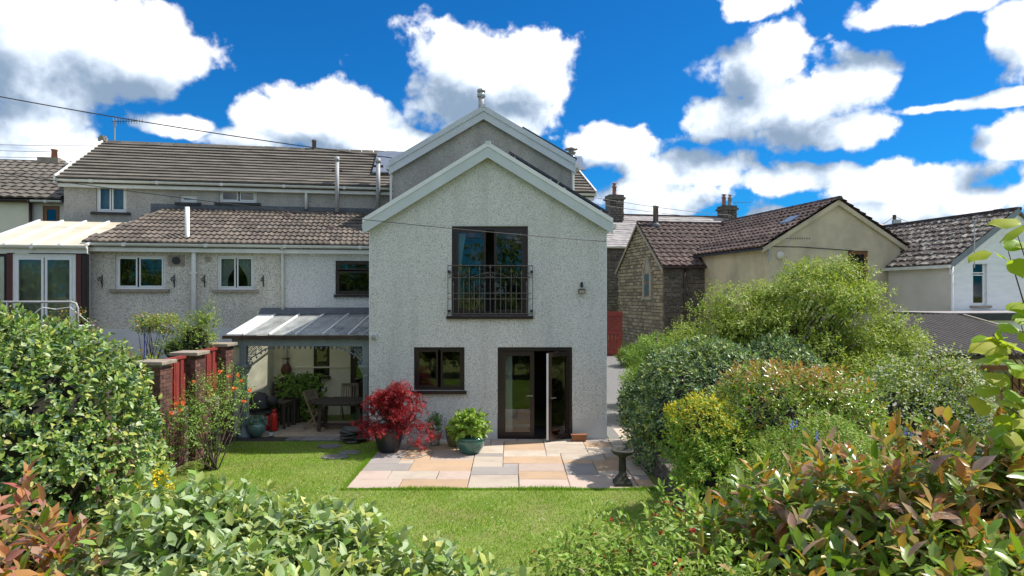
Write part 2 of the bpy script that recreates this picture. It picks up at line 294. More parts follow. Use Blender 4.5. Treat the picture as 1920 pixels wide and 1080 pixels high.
M['yellowfl'] = leafmat('yellow_flower', [(0.75,0.52,0.01),(0.80,0.62,0.03)], 0.6, 0.3)
M['tree'] = leafmat('airy_tree_leaf', [(0.16,0.205,0.03),(0.20,0.25,0.04),(0.25,0.285,0.06),(0.12,0.16,0.025)], 0.42, 0.45)
M['whitefl'] = leafmat('white_flower', [(0.62,0.60,0.52),(0.72,0.70,0.64)], 0.7, 0.25)
M['mid'] = leafmat('mid_green_leaf', [(0.05,0.10,0.02),(0.08,0.14,0.03),(0.11,0.17,0.04)], 0.45, 0.3)
M['catalpa'] = leafmat('big_soft_leaf', [(0.15,0.26,0.015),(0.20,0.30,0.02),(0.26,0.31,0.03),(0.13,0.22,0.02)], 0.45, 0.7)
M['acer'] = leafmat('acer_leaf', [(0.33,0.014,0.022),(0.25,0.01,0.016),(0.42,0.035,0.04),(0.14,0.006,0.01)], 0.45, 0.25)
M['orangefl'] = leafmat('orange_rose', [(0.85,0.22,0.04),(0.90,0.32,0.10),(0.80,0.12,0.05)], 0.6, 0.3)
M['bluefl'] = leafmat('blue_flower', [(0.08,0.10,0.45),(0.14,0.16,0.55)], 0.6, 0.3)
M['grass'] = leafmat('grass_blade', [(0.10,0.205,0.010),(0.135,0.24,0.014),(0.165,0.25,0.022),(0.11,0.215,0.012)], 0.55, 0.4)
def _patchy(m, col, sc, amt):
    nt = m.node_tree; N = nt.nodes; L = nt.links; b = N['Principled BSDF']
    src = b.inputs['Base Color'].links[0].from_socket
    tc = N.new('ShaderNodeTexCoord'); n = N.new('ShaderNodeTexNoise'); n.inputs['Scale'].default_value = sc; n.inputs['Detail'].default_value = 6; L.new(tc.outputs['Object'], n.inputs['Vector'])
    k = N.new('ShaderNodeMapRange'); L.new(n.outputs[0], k.inputs[0]); k.inputs[1].default_value = 0.45; k.inputs[2].default_value = 0.72; k.inputs[3].default_value = 0; k.inputs[4].default_value = amt
    x = N.new('ShaderNodeMix'); x.data_type = 'RGBA'; L.new(k.outputs[0], x.inputs[0]); L.new(src, x.inputs[6]); x.inputs[7].default_value = (*col, 1); L.new(x.outputs[2], b.inputs['Base Color'])
_patchy(M['grass'], (0.40,0.37,0.12), 0.9, 0.6); _patchy(M['lawnsoil'], (0.22,0.18,0.08), 1.3, 0.7)
M['succ'] = leafmat('succulent_leaf', [(0.10,0.17,0.13),(0.15,0.23,0.18)], 0.5, 0.15)

# ------------------------------------------------------------------ mesh helpers
class MB:
    def __init__(s): s.v = []; s.f = []
    def add(s, vs, fs):
        o = len(s.v); s.v += [tuple(p) for p in vs]; s.f += [tuple(i+o for i in f) for f in fs]; return s
    def box(s, x0, x1, y0, y1, z0, z1):
        return s.add([(x0,y0,z0),(x1,y0,z0),(x1,y1,z0),(x0,y1,z0),(x0,y0,z1),(x1,y0,z1),(x1,y1,z1),(x0,y1,z1)],
                     [(0,3,2,1),(4,5,6,7),(0,1,5,4),(1,2,6,5),(2,3,7,6),(3,0,4,7)])
    def hexa(s, p):   # 8 points, bottom ring then top ring
        return s.add(p, [(0,3,2,1),(4,5,6,7),(0,1,5,4),(1,2,6,5),(2,3,7,6),(3,0,4,7)])
    def bar(s, a, b, w, h=None, up=(0,0,1)):
        a, b = Vector(a), Vector(b); d = (b-a).normalized(); h = h or w
        u = Vector(up)
        if abs(d.dot(u)) > 0.98: u = Vector((0,1,0))
        x = d.cross(u).normalized()*w/2; y = x.cross(d).normalized()*h/2
        return s.hexa([a-x-y, a+x-y, a+x+y, a-x+y, b-x-y, b+x-y, b+x+y, b-x+y])
    def tube(s, pts, r, n=6, cap=True):
        pts = [Vector(p) for p in pts]; k = len(pts)
        rs = r if isinstance(r, (list, tuple)) else [r]*k
        o = len(s.v)
        for i, p in enumerate(pts):
            d = (pts[min(i+1,k-1)] - pts[max(i-1,0)]).normalized()
            u = Vector((0,0,1)) if abs(d.z) < 0.95 else Vector((1,0,0))
            x = d.cross(u).normalized(); y = x.cross(d)
            for j in range(n):
                a = 2*math.pi*j/n; s.v.append(tuple(p + (x*math.cos(a) + y*math.sin(a))*rs[i]))
        for i in range(k-1):
            for j in range(n):
                s.f.append((o+i*n+j, o+i*n+(j+1)%n, o+(i+1)*n+(j+1)%n, o+(i+1)*n+j))
        if cap:
            s.f.append(tuple(o+j for j in range(n-1,-1,-1))); s.f.append(tuple(o+(k-1)*n+j for j in range(n)))
        return s
    def lathe(s, prof, n=24, c=(0,0,0)):
        o = len(s.v); k = len(prof)
        for r, z in prof:
            for j in range(n):
                a = 2*math.pi*j/n; s.v.append((c[0]+r*math.cos(a), c[1]+r*math.sin(a), c[2]+z))
        for i in range(k-1):
            for j in range(n): s.f.append((o+i*n+j, o+i*n+(j+1)%n, o+(i+1)*n+(j+1)%n, o+(i+1)*n+j))
        s.f.append(tuple(o+j for j in range(n-1,-1,-1))); s.f.append(tuple(o+(k-1)*n+j for j in range(n)))
        return s
    def prism(s, poly, y0, y1):     # poly in (x,z), extruded along y
        n = len(poly); o = len(s.v)
        s.v += [(x,y0,z) for x,z in poly] + [(x,y1,z) for x,z in poly]
        s.f.append(tuple(o+i for i in range(n))); s.f.append(tuple(o+n+i for i in range(n-1,-1,-1)))
        for i in range(n): j = (i+1)%n; s.f.append((o+j, o+i, o+n+i, o+n+j))
        return s
    def wall(s, x0, x1, z0, z1, holes, y=0.0, depth=0.12):
        """front face with rectangular openings and their reveals"""
        xs = sorted({x0, x1, *[c for h in holes for c in h[:2]]}); zs = sorted({z0, z1, *[c for h in holes for c in h[2:]]})
        xs = [x for x in xs if x0 <= x <= x1]; zs = [z for z in zs if z0 <= z <= z1]
        for a, b in zip(xs, xs[1:]):
            for c, d in zip(zs, zs[1:]):
                mx, mz = (a+b)/2, (c+d)/2
                if any(h[0] < mx < h[1] and h[2] < mz < h[3] for h in holes): continue
                s.add([(a,y,c),(b,y,c),(b,y,d),(a,y,d)], [(0,1,2,3)])
        for (a,b,c,d) in holes:
            e = y+depth
            s.add([(a,y,c),(b,y,c),(b,y,d),(a,y,d),(a,e,c),(b,e,c),(b,e,d),(a,e,d)], [(0,4,5,1),(1,5,6,2),(2,6,7,3),(3,7,4,0)])
        return s
    def build(s, name, m, parent=None, smooth=False, loc=None, rz=None):
        me = bpy.data.meshes.new(name); me.from_pydata(s.v, [], s.f)
        me.materials.append(M[m] if isinstance(m, str) else m)
        if smooth: me.polygons.foreach_set('use_smooth', [True]*len(me.polygons))
        me.update(); return link(name, me, parent, loc, rz)
def link(name, me, parent=None, loc=None, rz=None):
    o = bpy.data.objects.new(name, me); C.objects.link(o)
    if parent: o.parent = parent
    if loc is not None: o.location = loc
    if rz is not None: o.rotation_euler = (0,0,rz)
    return o
def tag(o, label=None, cat=None, group=None, kind=None):
    if label: o['label'] = label
    if cat: o['category'] = cat
    if group: o['group'] = group
    if kind: o['kind'] = kind
    return o
def thing(name, label, cat, loc=(0,0,0), rz=0, group=None):
    o = bpy.data.objects.new(name, None); C.objects.link(o); o.empty_display_size = 0.2
    o.location = loc; o.rotation_euler = (0,0,rz); return tag(o, label, cat, group)
def one(name, mb, m, label, cat, loc=(0,0,0), rz=0, group=None, smooth=False):
    return tag(mb.build(name, m, None, smooth, loc, rz), label, cat, group)
def bevel(o, w=0.01, seg=2):
    b = o.modifiers.new('bevel', 'BEVEL'); b.width = w; b.segments = seg; b.limit_method = 'ANGLE'; return o

class Frame:
    """a wall's own axes: x along the wall, y back from its face, z up"""
    def __init__(s, x, y, ang, z=0.0): s.o = Vector((x,y,z)); s.a = ang; s.ux = Vector((math.cos(ang), math.sin(ang), 0)); s.uy = Vector((-math.sin(ang), math.cos(ang), 0))
    def hit(s, px, py, d=0.0):
        r = pdir(px, py); e = Vector((0,0,CAMH)); t = ((s.o-e).dot(s.uy) + d)/r.dot(s.uy)
        p = e + r*t - s.o; return p.dot(s.ux), p.z
    def rect(s, px0, py0, px1, py1, d=0.0):
        a, b = s.hit(px0, py1, d), s.hit(px1, py0, d)
        return (a[0], b[0], (s.hit(px0,py1,d)[1]+s.hit(px1,py1,d)[1])/2, (s.hit(px0,py0,d)[1]+s.hit(px1,py0,d)[1])/2)
    def thing(s, name, label, cat, group=None): return thing(name, label, cat, s.o, s.a, group)

def window(parent, rc, fm, lights=((0,1,0,1),), fw=0.06, inset=0.07, sill=None, room=True, roomdepth=1.6, curtain=None, glass='glass', name='window', sillw=0.12):
    x0,x1,z0,z1 = rc; w, h = x1-x0, z1-z0
    f = MB()
    f.box(x0,x1,inset,inset+0.06,z0,z0+fw).box(x0,x1,inset,inset+0.06,z1-fw,z1)
    f.box(x0,x0+fw,inset,inset+0.06,z0+fw,z1-fw).box(x1-fw,x1,inset,inset+0.06,z0+fw,z1-fw)
    wo = f.build(name, fm, parent)
    for (a,b,c,d) in lights:
        X0,X1,Z0,Z1 = x0+fw+(w-2*fw)*a, x0+fw+(w-2*fw)*b, z0+fw+(h-2*fw)*c, z0+fw+(h-2*fw)*d
        s = MB(); t = fw*0.62; yi = inset-0.012
        s.box(X0+.002,X1-.002,yi,yi+0.05,Z0+.002,Z0+t).box(X0+.002,X1-.002,yi,yi+0.05,Z1-t,Z1-.002)
        s.box(X0+.002,X0+t,yi,yi+0.05,Z0+t,Z1-t).box(X1-t,X1-.002,yi,yi+0.05,Z0+t,Z1-t)
        s.build('sash', fm, wo)
        MB().box(X0+t*.8,X1-t*.8,yi+0.02,yi+0.028,Z0+t*.8,Z1-t*.8).build('pane', glass, wo)
    if sill:
        MB().box(x0-sillw,x1+sillw,-0.09,inset,z0-0.075,z0-0.002).build('sill', sill, wo)
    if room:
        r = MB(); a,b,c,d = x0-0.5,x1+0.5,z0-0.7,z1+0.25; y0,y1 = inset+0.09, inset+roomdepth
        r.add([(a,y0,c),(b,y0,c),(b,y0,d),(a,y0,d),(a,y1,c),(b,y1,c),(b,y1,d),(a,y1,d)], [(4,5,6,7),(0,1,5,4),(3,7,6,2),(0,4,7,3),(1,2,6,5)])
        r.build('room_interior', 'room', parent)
    if curtain:
        for side, col in curtain:
            pts = []; n = 28; cw = w*0.46
            mbc = MB()
            for j in range(13):
                t = j/12; z = z1-fw-(h-2*fw)*t
                wid = cw*(1-0.62*math.sin(min(1,t*1.25)*math.pi/2)**2) if side in 'LR' else cw*2.1
                for i in range(n):
                    u = i/(n-1); x = (x0+fw+u*wid) if side != 'R' else (x1-fw-u*wid)
                    pts.append((x, inset+0.16+0.02*math.sin(u*40), z))
            mbc.add(pts, [(j*n+i, j*n+i+1, (j+1)*n+i+1, (j+1)*n+i) for j in range(12) for i in range(n-1)])
            mbc.build('curtain', col, wo, True)
    return wo

def courses(parent, P, U, V, W, Lv, rows, m, amp=0.0, wl=0.3, th=0.03, l0=0.0, r0=0.0, name='tile_course', jitter=0.004, seg=None, overlap=0.25, sag=0.0):
    """a pitched roof in overlapping courses; each course is one part. l0 / r0: how far the ends move in from eave to top"""
    P, U, V = Vector(P), Vector(U).normalized(), Vector(V).normalized(); Nn = U.cross(V).normalized()
    step = Lv/rows
    for i in range(rows):
        a, b = i*step, min((i+1+overlap)*step, Lv)
        xa, xb = l0*(i/rows), W - r0*(i/rows)
        n = seg or max(8, int((xb-xa)/(wl/8 if amp else 0.33)))
        lo, hi, lip = [], [], []
        off = rnd.uniform(0, 0.06)
        for k in range(n+1):
            x = xa + (xb-xa)*k/n
            wv = amp*(0.5+0.5*math.sin(2*math.pi*(x+off)/wl))**0.7 if amp else 0
            j = rnd.uniform(-jitter, jitter); sg = -sag*math.sin(math.pi*x/W)*math.sin(math.pi*i/rows)
            lo.append(P+U*x+V*(a+j)+Nn*(th+wv+0.008+j+sg)); hi.append(P+U*x+V*b+Nn*(wv+0.002+sg)); lip.append(P+U*x+V*(a+0.01)+Nn*(-0.01+wv*0.6+sg))
        mb = MB(); mb.add(lo+hi+lip, [(k,k+1,n+1+k+1,n+1+k) for k in range(n)] + [(2*(n+1)+k,2*(n+1)+k+1,k+1,k) for k in range(n)])
        mb.build(name, m, parent)
def slab(parent, name, m, p, th=0.12):
    """a roof deck: four corner points, thickened downwards"""
    p = [Vector(q) for q in p]; d = Vector((0,0,-th))
    return MB().hexa([q+d for q in p]+p).build(name, m, parent)

def pieces_wall(parent, x0, x1, z0f, z1f, y, m, hmin, hmax, wmin, wmax, name='stone', gap=0.018, proud=0.035, skip=None, axis='x', facing=-1, limit=300):
    """rubble stones laid in uneven rows on a wall face; each stone is a part (shared meshes)"""
    if not hasattr(pieces_wall, 'me'):
        pieces_wall.me = []
        for k in range(7):
            r = random.Random(k); q = lambda: r.uniform(-0.09, 0.09)
            fr = [(-.5+abs(q()),-.5,-.5+abs(q())),(.5-abs(q()),-.5,-.5+abs(q())),(.5-abs(q()),-.5,.5-abs(q())),(-.5+abs(q()),-.5,.5-abs(q()))]
            sc_ = [(x*.84,-1.0+q(),z*.8) for x,_,z in fr]
            bk = [(x,.5,z) for x,_,z in fr]
            pieces_wall.me.append((fr+sc_+bk, [(4,5,6,7),(0,1,5,4),(1,2,6,5),(2,3,7,6),(3,0,4,7),(8,9,1,0),(9,10,2,1),(10,11,3,2),(11,8,0,3)], {}))
    zlo = min(z0f(x0), z0f(x1)); zhi = max(z1f(x0), z1f(x1), z1f((x0+x1)/2)); z = zlo; cnt = 0
    while z < zhi:
        h = rnd.uniform(hmin, hmax); x = x0 - rnd.uniform(0, wmin)
        while x < x1:
            w = rnd.uniform(wmin, wmax); a, b = max(x, x0), min(x+w, x1); x += w
            if b-a < wmin*0.4: continue
            cx = (a+b)/2; top = min(z+h, z1f(cx))
            if top - z < h*0.4 or z < z0f(cx)-h*0.5: continue
            cz = (z+top)/2
            if skip and skip(cx, cz): continue
            vs, fs, cache = pieces_wall.me[rnd.randrange(7)]
            if m not in cache:
                me = bpy.data.meshes.new(name); me.from_pydata(vs, [], fs); me.materials.append(M[m]); cache[m] = me
            o = link(name, cache[m], parent)
            if axis == 'x': o.location = (cx, y, cz); o.scale = (b-a-gap, proud, top-z-gap)
            else:
                o.location = (y, cx, cz); o.rotation_euler = (0,0, math.pi/2 if facing > 0 else -math.pi/2); o.scale = (b-a-gap, proud, top-z-gap)
            cnt += 1
        z += h
    return cnt

# ------------------------------------------------------------------ foliage
def fast_mesh(name, V, T, mats, midx=None, smooth=False):
    me = bpy.data.meshes.new(name); nv, nt = len(V), len(T)
    me.vertices.add(nv); me.vertices.foreach_set('co', np.ascontiguousarray(V, np.float32).ravel())
    me.loops.add(nt*3); me.loops.foreach_set('vertex_index', np.ascontiguousarray(T, np.int32).ravel())
    me.polygons.add(nt); me.polygons.foreach_set('loop_start', np.arange(0, nt*3, 3, dtype=np.int32))
    for m in mats: me.materials.append(M[m])
    if midx is not None: me.polygons.foreach_set('material_index', np.ascontiguousarray(midx, np.int32))
    if smooth: me.polygons.foreach_set('use_smooth', np.ones(nt, bool))
    me.update(calc_edges=True); me.validate(); return me
def leaf_template(w, hi=True, lobed=False):
    if lobed:
        v=[]; n=9
        for i in range(n):
            u=i/(n-1); hw=.58*w*math.sin(math.pi*min(1,u*.94+.06))**.75*(1-.35*u); cz=-.22*u*u
            yb=u-.10*math.sin(math.pi*min(1,(1-u)))*(1 if u<.3 else 0)
            v+=[(-hw,yb,cz+.05*math.sin(u*9)),(-hw*.5,u,cz+.035),(0,u,cz),(hw*.5,u,cz+.035),(hw,yb,cz+.05*math.cos(u*8)-.02)]
        t=[]
        for i in range(n-1):
            for j in range(4): a=i*5+j; t+=[(a,a+1,a+6),(a,a+6,a+5)]
        return np.array(v), np.array(t)
    if lobed == 2:
        v = [(0,0,0),(-.30*w,.05,.03),(-.55*w,.42,.06),(-.26*w,.62,.02),(0,1,-.10),(.26*w,.62,.02),(.55*w,.42,.06),(.30*w,.05,.03),(0,.45,-.03)]
        return np.array(v), np.array([(8,1,0),(8,2,1),(8,3,2),(8,4,3),(8,5,4),(8,6,5),(8,7,6),(8,0,7)])
    if hi:
        v = [(0,0,0),(0,.36,-.015),(0,.70,-.03),(0,1,-.11),(-.43*w,.28,.05),(-.40*w,.64,.03),(.43*w,.28,.05),(.40*w,.64,.03)]
        t = [(0,1,4),(4,1,2),(4,2,5),(5,2,3),(0,6,1),(6,2,1),(6,7,2),(7,3,2)]
    else:
        v = [(0,0,0),(-.5*w,.45,.07),(0,1,-.06),(.5*w,.45,.07)]; t = [(0,2,1),(0,3,2)]
    return np.array(v), np.array(t)
def unit(a): return a/np.maximum(np.linalg.norm(a, axis=-1, keepdims=True), 1e-9)
def blob_points(blobs, n, depth, lump=0.12, seed=0, top_bias=0.0, zmin=None):
    """points just under the surface of a union of ellipsoids, with outward normals"""
    r = np.random.default_rng(seed)
    B = np.array(blobs, float); area = (B[:,3]*B[:,4]*B[:,5])**(2/3); pr = area/area.sum()
    P, Nn = np.zeros((0,3)), np.zeros((0,3))
    while len(P) < n:
        k = r.choice(len(B), n, p=pr); d = unit(r.normal(size=(n,3)))
        if top_bias: d[:,2] = np.where(r.random(n) < top_bias, np.abs(d[:,2]), d[:,2])
        c, s = B[k,:3], B[k,3:6]
        ph = c.sum(1)
        lp = 1 + lump*(np.sin(d[:,0]*5.1+ph)*np.sin(d[:,1]*4.3+2*ph)+0.6*np.sin(d[:,2]*7.7+d[:,0]*6.1+ph))
        t = 1 - (r.random(n)**1.7)*depth/np.minimum.reduce(s, axis=1)
        p = c + d*s*(lp*t)[:,None]; nn = unit(d/s)
        ok = np.ones(n, bool)
        for b in B:
            q = (((p-b[:3])/b[3:6])**2).sum(1); ok &= q > 0.62*(1-depth/min(b[3:6]))**2 if len(B) > 1 else True
        if zmin is not None: ok &= p[:,2] > zmin
        P = np.vstack([P, p[ok]]); Nn = np.vstack([Nn, nn[ok]])
    return P[:n], Nn[:n]
def shoot_leaves(P, A, k, sl, leaf, seed=0, a0=80, a1=25, droop=0.15, jit=0.25, upz=0.0):
    """k leaves spiralling round each shoot: positions, frames, lengths, place on the shoot"""
    r = np.random.default_rng(seed); n = len(P)
    A = unit(A); ref = np.where(np.abs(A[:,2:3]) < 0.9, np.array([[0,0,1.]]), np.array([[1.,0,0]]))
    X = unit(np.cross(A, ref)); Y = np.cross(A, X)
    t = np.tile(np.linspace(0.05, 1, k), (n,1)); az = r.random((n,1))*6.28 + np.arange(k)*2.4 + r.normal(size=(n,k))*0.3
    slv = sl*(0.6+0.8*r.random((n,1)))
    rad = X[:,None,:]*np.cos(az)[...,None] + Y[:,None,:]*np.sin(az)[...,None]
    ang = np.radians(a0 + (a1-a0)*t + r.normal(size=(n,k))*12)
    D = A[:,None,:]*np.cos(ang)[...,None] + rad*np.sin(ang)[...,None]
    D = D + r.normal(size=D.shape)*jit*0.5; D[...,2] -= droop*t**0; D = unit(D)
    Z = A[:,None,:]*np.sin(ang)[...,None] - rad*np.cos(ang)[...,None] + r.normal(size=D.shape)*jit
    Z[...,2] += upz
    Xl = unit(np.cross(D, Z)); Z = np.cross(Xl, D)
    pos = P[:,None,:] + A[:,None,:]*(slv*t)[...,None]
    ln = leaf*(0.42+0.8*r.random((n,k)))*(1-0.25*t)
    F = np.stack([Xl, D, Z], axis=-1)        # columns
    return pos.reshape(-1,3), F.reshape(-1,3,3), ln.ravel(), t.ravel()
def place(tmpl, pos, F, ln):
    v, t = tmpl; n, k = len(pos), len(v)
    V = np.einsum('nij,kj->nki', F, v)*ln[:,None,None] + pos[:,None,:]
    T = (t[None]+ (np.arange(n)*k)[:,None,None]).reshape(-1,3)
    return V.reshape(-1,3), T
def foliage(parent, name, parts, mats, origin, npick=0, tmpl_hi=True):
    """parts: list of (tmpl, pos, F, ln, mat index array). npick: the largest showing leaves become parts of their own"""
    o = np.array(origin)
    if npick:
        tm, pos, F, ln, mi = parts[0]
        px = 960 + pos[:,0]/pos[:,1]*F_PX; py = HZ - (pos[:,2]-CAMH)/np.maximum(pos[:,1],.1)*F_PX
        vis = (px > 5) & (px < 1915) & (py > 0) & (py < 1075) & (pos[:,1] > 0.8)
        view = unit(np.array([0,0,CAMH])-pos); face = np.abs((F[:,:,2]*view).sum(1))
        sc_ = np.where(vis, ln/np.maximum(pos[:,1],.1)*(0.4+face), 0)
        # leaves nearest to the viewer in each direction show: rank within coarse picture cells
        cell = (px//22).astype(int)*1000 + (py//22).astype(int); dist = np.linalg.norm(pos-np.array([0,0,CAMH]), axis=1)
        order = np.lexsort((dist, cell)); first = np.ones(len(order), bool); first[1:] = cell[order][1:] != cell[order][:-1]
        front = np.zeros(len(pos), bool); front[order[first]] = True
        sc_ = np.where(front, sc_, 0); pick = np.argsort(-sc_)[:npick]; pick = pick[sc_[pick] > 0]
        keep = np.ones(len(pos), bool); keep[pick] = False
        lm = {}
        for i in pick:
            k = int(mi[i])
            if k not in lm:
                lm[k] = fast_mesh('leaf', tm[0], tm[1], [mats[k]])
            ob = link('leaf', lm[k], parent)
            Mx = Matrix.Identity(4)
            for a in range(3):
                for b in range(3): Mx[a][b] = F[i,a,b]*ln[i]
                Mx[a][3] = pos[i,a]-o[a]
            ob.matrix_local = Mx
        parts[0] = (tm, pos[keep], F[keep], ln[keep], mi[keep])
    VV, TT, MI, off = [], [], [], 0
    for tm, pos, F, ln, mi in parts:
        V, T = place(tm, pos-o, F, ln); VV.append(V); TT.append(T+off); off += len(V); MI.append(np.repeat(mi, len(tm[1])))
    me = fast_mesh(name, np.vstack(VV), np.vstack(TT), mats, np.concatenate(MI))
    return tag(link(name, me, parent), kind='stuff')
def stems(parent, base, tips, r0=0.025, m='bark', name='stem', bend=0.2, seed=1, origin=(0,0,0)):
    r = random.Random(seed); o = Vector(origin); mb = MB()
    for t in tips:
        a, b = Vector(base)-o, Vector(t)-o
        a = a + Vector((r.uniform(-.12,.12), r.uniform(-.12,.12), 0))
        mid = a.lerp(b, .5) + Vector((r.uniform(-1,1), r.uniform(-1,1), r.uniform(0,.6)))*bend*(b-a).length*.4
        pts = [a.lerp(mid, .5)*.0 + (a*(1-u)**2 + mid*2*u*(1-u) + b*u*u) for u in (0,.25,.5,.75,1)]
        mb.tube(pts, [r0, r0*.8, r0*.6, r0*.42, r0*.2], 5)
    return mb.build(name, m, parent, True)
def shrub(name, label, cat, base, blobs, n, k, leaf, w, mats, probs, depth=0.35, sl=0.12, seed=1, hi=False, upb=0.6, pick=0, top=None, a0=80, a1=25,
          droop=0.15, lump=0.12, flowers=None, nstem=14, top_bias=0.3, group=None, jit=0.25, stemmat='bark', zmin=None, r0=0.022, upz=0.75, dens=1.4, core=0.62):
    """mats/probs: leaf materials and how often each occurs; top=(index, z, width, prob): that leaf colour on the shoots above z"""
    t = thing(name, label, cat, base, 0, group)
    P, Nn = blob_points(blobs, int(n*dens), depth*0.75, lump, seed, top_bias, zmin)
    r = np.random.default_rng(seed+50)
    A = Nn + np.array([0,0,upb*0.8]) + r.normal(size=P.shape)*0.22
    pos, F, ln, tt = shoot_leaves(P, A, k, sl, leaf, seed+9, a0, a1, droop, jit, upz)
    mi = r.choice(len(mats), len(pos), p=probs)
    if top:
        ix, z, wd, pb = top; q = np.clip((pos[:,2]-z)/wd, 0, 1)*pb*(0.35+0.65*tt); mi = np.where(r.random(len(pos)) < q, ix, mi)
    pl = [(leaf_template(w, hi), pos, F, ln, mi)]
    ml = list(mats)
    if flowers:
        fm, fn, fs, fz = flowers
        FP, FN = blob_points(blobs, fn*3, 0.03, lump, seed+3, 0.6, zmin); s = FP[:,2] > fz; FP, FN = FP[s][:fn], FN[s][:fn]
        FP = FP + FN*0.05
        p2, F2, l2, _ = shoot_leaves(FP, FN+np.array([0,0,.8]), 7, fs*0.3, fs, seed+4, 85, 40, 0, .3)
        ml.append(fm); pl.append((leaf_template(0.8, False), p2, F2, l2, np.full(len(p2), len(ml)-1)))
    foliage(t, 'foliage', pl, ml, base, pick)
    if core:      # near-black core added inside the bush: its colour stands in for shade between leaves
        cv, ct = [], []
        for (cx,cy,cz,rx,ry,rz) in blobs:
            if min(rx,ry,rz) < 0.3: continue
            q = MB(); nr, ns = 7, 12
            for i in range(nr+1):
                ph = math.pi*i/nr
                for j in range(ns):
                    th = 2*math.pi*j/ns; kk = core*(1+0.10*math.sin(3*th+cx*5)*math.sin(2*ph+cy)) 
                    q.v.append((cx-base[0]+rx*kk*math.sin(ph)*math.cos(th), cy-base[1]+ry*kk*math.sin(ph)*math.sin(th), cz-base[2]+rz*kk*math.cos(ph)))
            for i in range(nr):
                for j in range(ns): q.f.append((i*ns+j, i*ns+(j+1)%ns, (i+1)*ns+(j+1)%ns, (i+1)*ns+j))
            q.build('shade_core', 'gapshade', t)
    tips = [tuple(P[i]) for i in r.choice(len(P), nstem)]
    stems(t, base, tips, r0, stemmat, 'stem', .25, seed, base)
    return t
print('helpers ok')
# ------------------------------------------------------------------ ground
ANG = R(10.5)
def gz(x, y):
    z = -0.012
    if y > 17: z += min(1.0, (y-17)*0.05)
    return z
def ground():
    xs = [-900,-200,-60,-30,-14,-7,-3,0,2,4,7,12,20,40,80,200,900]; ys = [-900,-200,-60,-20,0,8,12,17,20,24,28,32,37,45,80,200,900]
    v = [(x,y,gz(x,y)) for y in ys for x in xs]; n = len(xs)
    f = [(j*n+i, j*n+i+1, (j+1)*n+i+1, (j+1)*n+i) for j in range(len(ys)-1) for i in range(n-1)]
    tag(MB().add(v, f).build('ground', 'lawnsoil'), kind='structure')
ground()
tag(MB().box(-6.35,2.62,1.2,16.0,-0.10,0.0).build('lawn', 'lawnsoil'), kind='structure')
tag(MB().box(-40,-6.73,11.0,40,-0.5,1.70).build('raised_ground', 'soil'), kind='structure')
tag(MB().box(2.86,14.0,5.5,15.6,-0.1,0.34).build('raised_bed', 'lawnsoil'), kind='structure')
def drive():
    v, f = [], []
    ys = [15.8+i*0.8 for i in range(24)]
    for y in ys: v += [(2.25,y,gz(0,y)+0.03),(4.6,y,gz(0,y)+0.03)]
    for i in range(len(ys)-1): f.append((2*i,2*i+1,2*i+3,2*i+2))
    tag(MB().add(v,f).build('gravel_drive', 'gravel'), kind='structure')
drive()
def grass():
    r = np.random.default_rng(3)
    n = 190000
    P = np.column_stack([r.uniform(-6.3,2.6,n), r.uniform(5.0,15.95,n)])
    keep = ~((P[:,0] > -2.87) & (P[:,0] < 2.62) & (P[:,1] > 11.76+0.03*np.sin(P[:,0]*9)*np.sin(P[:,0]*23))) & ~((P[:,0] < -2.87) & (P[:,1] > 15.55))
    P = P[keep]; ne = 5000
    E1 = np.column_stack([r.uniform(-2.95,2.5,ne), 11.745+np.abs(r.normal(size=ne))*-.035+.02]); E2 = np.column_stack([-2.865-np.abs(r.normal(size=ne))*.04+.015, r.uniform(11.7,15.6,ne)])
    nm = len(P); P = np.vstack([P, E1, E2]); n = len(P); h = r.uniform(.018,.042,n)*(1+.3*np.sin(P[:,0]*3)*np.sin(P[:,1]*2.3)); h[nm:] *= 1.7; a = r.uniform(0,6.28,n); w = .0055
    lean = r.normal(size=(n,2))*.016
    z0 = np.zeros(n)
    b0 = np.column_stack([P[:,0]+np.cos(a)*w, P[:,1]+np.sin(a)*w, z0]); b1 = np.column_stack([P[:,0]-np.cos(a)*w, P[:,1]-np.sin(a)*w, z0])
    t = np.column_stack([P[:,0]+lean[:,0], P[:,1]+lean[:,1], h])
    V = np.stack([b0,b1,t],1).reshape(-1,3); T = np.arange(n*3).reshape(-1,3)
    tag(link('grass', fast_mesh('grass', V, T, ['grass'])), 'short bright green grass of the garden lawn', 'grass', kind='stuff')
    n = 520; P = np.column_stack([r.uniform(-5.8,2.5,n), r.uniform(6.5,14.5,n)])
    cl = r.uniform(size=(14,2))*np.array([8,5])+np.array([-5.6,7.0]); k = r.integers(0,14,n)
    P = np.where(r.random((n,1)) < .75, cl[k]+r.normal(size=(n,2))*.45, P)
    P = P[~((P[:,0] > -2.9) & (P[:,1] > 11.7)) & (P[:,0] < 2.55) & (P[:,0] > -6.2)]
    pos = np.column_stack([P, np.full(len(P), .042)])
    p2, F2, l2, _ = shoot_leaves(pos, np.tile([[0,0,1.]], (len(pos),1)), 6, .001, .016, 5, 80, 70, 0, .1)
    V, T = place(leaf_template(.7, False), p2, F2, l2)
    tag(link('daisy_flowers', fast_mesh('daisy_flowers', V, T, ['whitefl'])), 'tiny white daisies scattered over the lawn', 'daisies', kind='stuff')
grass()
